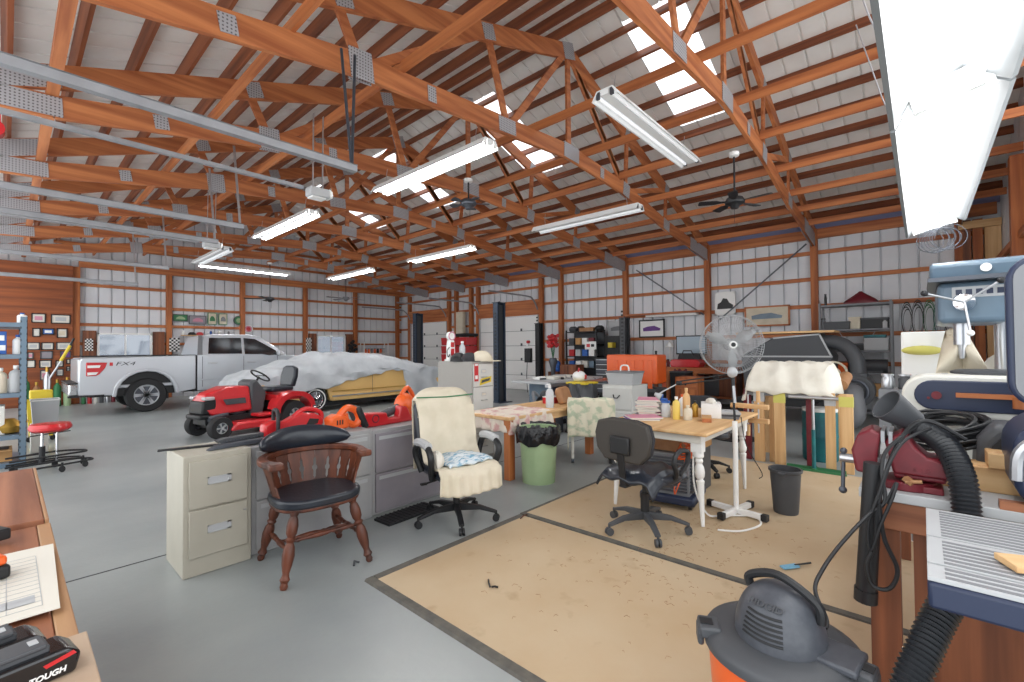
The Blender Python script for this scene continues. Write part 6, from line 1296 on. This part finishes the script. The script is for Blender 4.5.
g=G(); g.cyl((3.95,-.36,.92),(3.95,-.36,1.66),.04,n=20); mkw('column',g,'steel',dp); g=G(); g.box(3.55,-.45,.9,4.1,.0,.93); mkw('foot',g,'darksteel',dp,bev=.01)
g=G(); g.box(3.5,-.32,1.25,3.9,.02,1.275); g.beam((3.88,-.2,1.24),(3.95,-.36,1.24),.08,.05); mkw('work_table',g,'offwhite',dp,bev=.006)
t=thing('machine_clamp','small dark drill vise on the drill press table','drill vise',(3.62,-.15,1.276)); g=G(); g.box(-.06,-.09,0,.06,.09,.02); g.box(-.05,-.08,.02,.05,-.05,.06); g.box(-.05,.04,.02,.05,.07,.06); mk('body',g,'darksteel',t,bev=.004); g=G(); g.cyl((0,-.05,.04),(0,.12,.04),.008); mk('screw',g,'steel',t)
solo('cream_cloth',G().grid(lambda u,v:(3.72+.06*math.sin(v*5+u*14)-.05*v,-.15+(.045+.08*v)*math.cos(2*PI*u)-.02*v,1.58-.3*v+.01*math.sin(u*25)),44,16,True).sph((3.72,-.15,1.57),(.05,.045,.03)),'cream','cream shop cloth hanging from the drill press spindle','cloth',(3.72,-.1,1.28))
pbox('white_cabinet','white appliance box behind the drill press','cabinet',(4.75,-.06,0),(.3,.36,1.6),'white',bev=.01,parts=[('door',(-.155,-.17,.02,-.15,.17,.7),'ltgrey'),('door_edge',(-.158,.12,.02,-.155,.14,.7),'midgrey')]) 
solo('yellow_sanding_pad',G().sph((4.5,-.0,1.46),(.06,.12,.035)),'dullyellow','bright yellow green pad hanging before the white appliance box','pad',(4.5,-.05,1.39))
bottle('orange and white spray can by the drill press column',(4.1,-.4,1.35),.05,.26,'orange','white')
solo('white_sack',G().grid(lambda u,v:(4.05+.12*math.cos(2*PI*u)*math.sin(PI*(v*.9+.08)),-.34+.13*math.sin(2*PI*u)*math.sin(PI*(v*.9+.08))+.01*math.sin(v*30),.95+.5*v),24,14,True),'cloth_white','white cloth sack slumped behind the drill press column','sack',(4.05,-.34,.95))
pbox('grey_stand','grey stand behind the drill press with bits on it','stand',(4.1,.1,.9),(.3,.25,.3),'midgrey')
for i in range(3):
    bottle(['small steel jar left on the grey stand','middle steel jar on the grey stand','right steel jar on the grey stand'][i],(4.08,.18-i*.09,1.202),.035,.1,['steel','darkgrey','steel'][i],'steel',name='jar',cat='jar',neck=.8,group='jars on the grey stand')
# wall behind the bench: posts and boards
g=G(); g.box(9.6,-1.13,0,9.8,-.98,4.2); mk('wall_post',g,'timber_z',wn)
for z in (2.42,3.05): g=G(); g.box(8.9,-1.1,z-.05,12.4,-1.04,z+.05); mk('wall_girt',g,'timber_x',wn)
# band saw
bw=thing('band_saw','big blue-grey band saw with a printed cover at the right edge','band saw',(2.6,-.55,.9))
def rr(y0,y1,z0,z1,r,n=6):
    P=[]
    for cy,cz,a0 in ((y1-r,z1-r,0),(y0+r,z1-r,90),(y0+r,z0+r,180),(y1-r,z0+r,270)):
        P+=[(cy+r*math.cos(R_(a0+90*i/n)),cz+r*math.sin(R_(a0+90*i/n))) for i in range(n+1)]
    return P
g=G(); g.prism(rr(-.85,-.27,1.28,1.93,.2),'yz',2.42,2.75); mkw('upper_housing',g,'bluegrey',bw,bev=.02); g=G(); g.prism(rr(-.84,-.225,1.27,1.82,.1),'yz',2.38,2.425); mkw('cover_frame',g,'navy',bw,bev=.01)
g=G(); g.prism(rr(-.82,-.243,1.3,1.79,.06),'yz',2.374,2.381); cp=mkw('label_plate',g,'midgrey',bw); g=G()
for k in range(9): g.box(2.371,-.6,1.42+k*.035,2.375,-.3,1.432+k*.035)
mk('label_lines',g,'darkgrey',cp).data.transform(Matrix.Translation(-bw.location)); g=G(); g.box(2.371,-.6,1.37,2.375,-.28,1.385); mk('label_red_line',g,'maroon',cp).data.transform(Matrix.Translation(-bw.location))
g=G(); g.prism(rr(-.85,-.235,.9,1.24,.12),'yz',2.4,2.75); mkw('lower_housing',g,'navy',bw,bev=.02); g=G(); g.tube([(2.39,-.24,1.02),(2.385,-.25,1.12),(2.38,-.32,1.18),(2.38,-.5,1.2)],.018,8,smooth=4); mkw('chrome_band',g,'steel',bw)
g=G(); g.box(2.6,-.8,1.2,2.75,-.6,1.3); mkw('throat_post',g,'bluegrey',bw)
# small saw table in front
ts=thing('bench_saw','small table saw with a ribbed aluminium top and navy body, lower right','table saw',(1.95,-.35,0))
Mz=Matrix.Identity(4)
for a,b in ((1.615,1.712),(1.724,1.955),(1.967,2.285)):
    g=G(); g.box(a,-.75,.885,b,0,.897,Mz); s_=mkw('table_section',g,'ltgrey',ts,bev=.002); g=G(); x=a+.008
    while x<b-.02: g.box(x,-.745,.897,x+.016,-.035,.898,Mz); x+=.03
    mk('ribs',g,'midgrey',s_).data.transform(Matrix.Translation(-ts.location))
g=G(); g.box(1.61,-.76,.815,2.28,-.0,.885,Mz); mkw('body_skirt',g,'navy',ts,bev=.01); g=G(); g.box(1.7,-.74,.5,2.2,-.34,.815,Mz); mkw('motor_box',g,'darksteel',ts,bev=.01)
for x,y in ((1.7,-.36),(2.2,-.36),(1.7,-.7),(2.2,-.7)): g=G(); g.beam((x,y,.5),(x+(.03 if x>1.9 else -.03),y,.0),.04,.04); mkw('leg',g,'midgrey',ts)
pbox('pine_offcut','small pine offcut lying on the ribbed saw top','timber block',(1.84,-.23,.902),(.09,.16,.018),'pine_y',rz=.4,bev=.002)
# ------------------------------------------------------------------ shop vacuum
sv=thing('shop_vacuum','orange and grey shop vacuum with a dome motor head, bottom right','vacuum cleaner',(1.77,.375,0),R_(0)); sv.scale=(.95,.95,.88)
g=G(); g.lathe([(.2,.08),(.215,.1),(.235,.45),(.24,.52)],n=40); mk('drum',g,'orange',sv)
g=G(); g.lathe([(.243,.525),(.254,.53),(.256,.555),(.245,.575),(.2,.595),(.1,.6)],n=44); mk('lid_ring',g,'darkgrey',sv)
dm=mat('vacgrey',(76,79,86),.4,c2=(68,71,78),scale=40)
g=G(); g.grid(lambda u,v:((.155*math.cos(v*PI/2*.999)**.75)*math.cos(2*PI*u)-.01,(.145*math.cos(v*PI/2*.999)**.75)*math.sin(2*PI*u),.585+.2*math.sin(v*PI/2)),36,12,True); hd_=mk('motor_head',g,'vacgrey',sv)
ang0=math.atan2(-.33,-1.71)  # towards the viewer
def hp(a,z,r=0):
    s=min(1,max(0,(z-.585)/.2)); v=math.asin(s)/(PI/2); k=math.cos(v*PI/2*.97)**.75
    return V(((.155*k+r)*math.cos(a)-.01,(.145*k+r)*math.sin(a),z))
fa=ang0-.38
for k in range(6):
    g=G(); z=.635+k*.016; g.tube([hp(fa+(i/8-.5)*.95,z+.0,.001) for i in range(9)],.0045,6); mk('vent_slot',g,'black',hd_)
g=G(); g.tube([hp(ang0+1.2,.7,.004),hp(ang0+1.2,.755,.025)+V((0,0,.01)),V((-.01,0,.82)),hp(ang0-2.0,.765,.02)+V((0,0,.015)),hp(ang0-2.0,.74,.0)],.016,8,smooth=6); mk('carry_handle',g,'black',sv)
o=text('lettering','RIDGID',.034,'darkgrey',sv,hp(fa,.745,.0015),(0,0,0),.0015,bold=.0008)
nrm=V((math.cos(fa)*.62,math.sin(fa)*.62,.78)).normalized(); q=nrm.to_track_quat('Z','Y'); xr=V((0,0,1)).cross(nrm).normalized(); yr=nrm.cross(xr); o.rotation_euler=Matrix((xr,yr,nrm)).transposed().to_euler()
for a in (ang0-1.3,ang0+1.25):
    g=G(); M=Matrix.Rotation(a,4,'Z'); g.box(.2,-.045,.555,.275,.045,.6,M); g.box(.258,-.035,.52,.28,.035,.59,M); l_=mk('lid_latch',g,'darkgrey',sv,bev=.01); g=G(); g.box(.225,-.02,.6,.27,.02,.603,M); mk('latch_slot',g,'black',l_)
g=G(); M=Matrix.Rotation(ang0+1.25,4,'Z'); g.box(.09,-.075,.585,.24,.075,.612,M); mk('accessory_tray',g,'vacgrey',sv,bev=.008)
g=G(); c_=V((.235*math.cos(ang0+.15),.235*math.sin(ang0+.15),.46)); d_=V((math.cos(ang0+.15),math.sin(ang0+.15),0)); g.cyl(c_,c_+d_*.035,.045,n=22); mk('hose_port',g,'darkgrey',sv); g=G(); g.cyl(c_+d_*.035,c_+d_*.037,.035,n=22); mk('port_hole',g,'black',sv)
for k in range(4):
    a=PI/4+k*PI/2; g=G(); g.cyl((.22*math.cos(a)-.015,.22*math.sin(a),.035),(.22*math.cos(a)+.015,.22*math.sin(a),.035),.035); g.box(.22*math.cos(a)-.02,.22*math.sin(a)-.02,.05,.22*math.cos(a)+.02,.22*math.sin(a)+.02,.12); mk('caster',g,'black',sv)
g=G(); g.lathe([(.22,.06),(.225,.1),(.21,.1)],n=40); mk('base_ring',g,'black',sv)
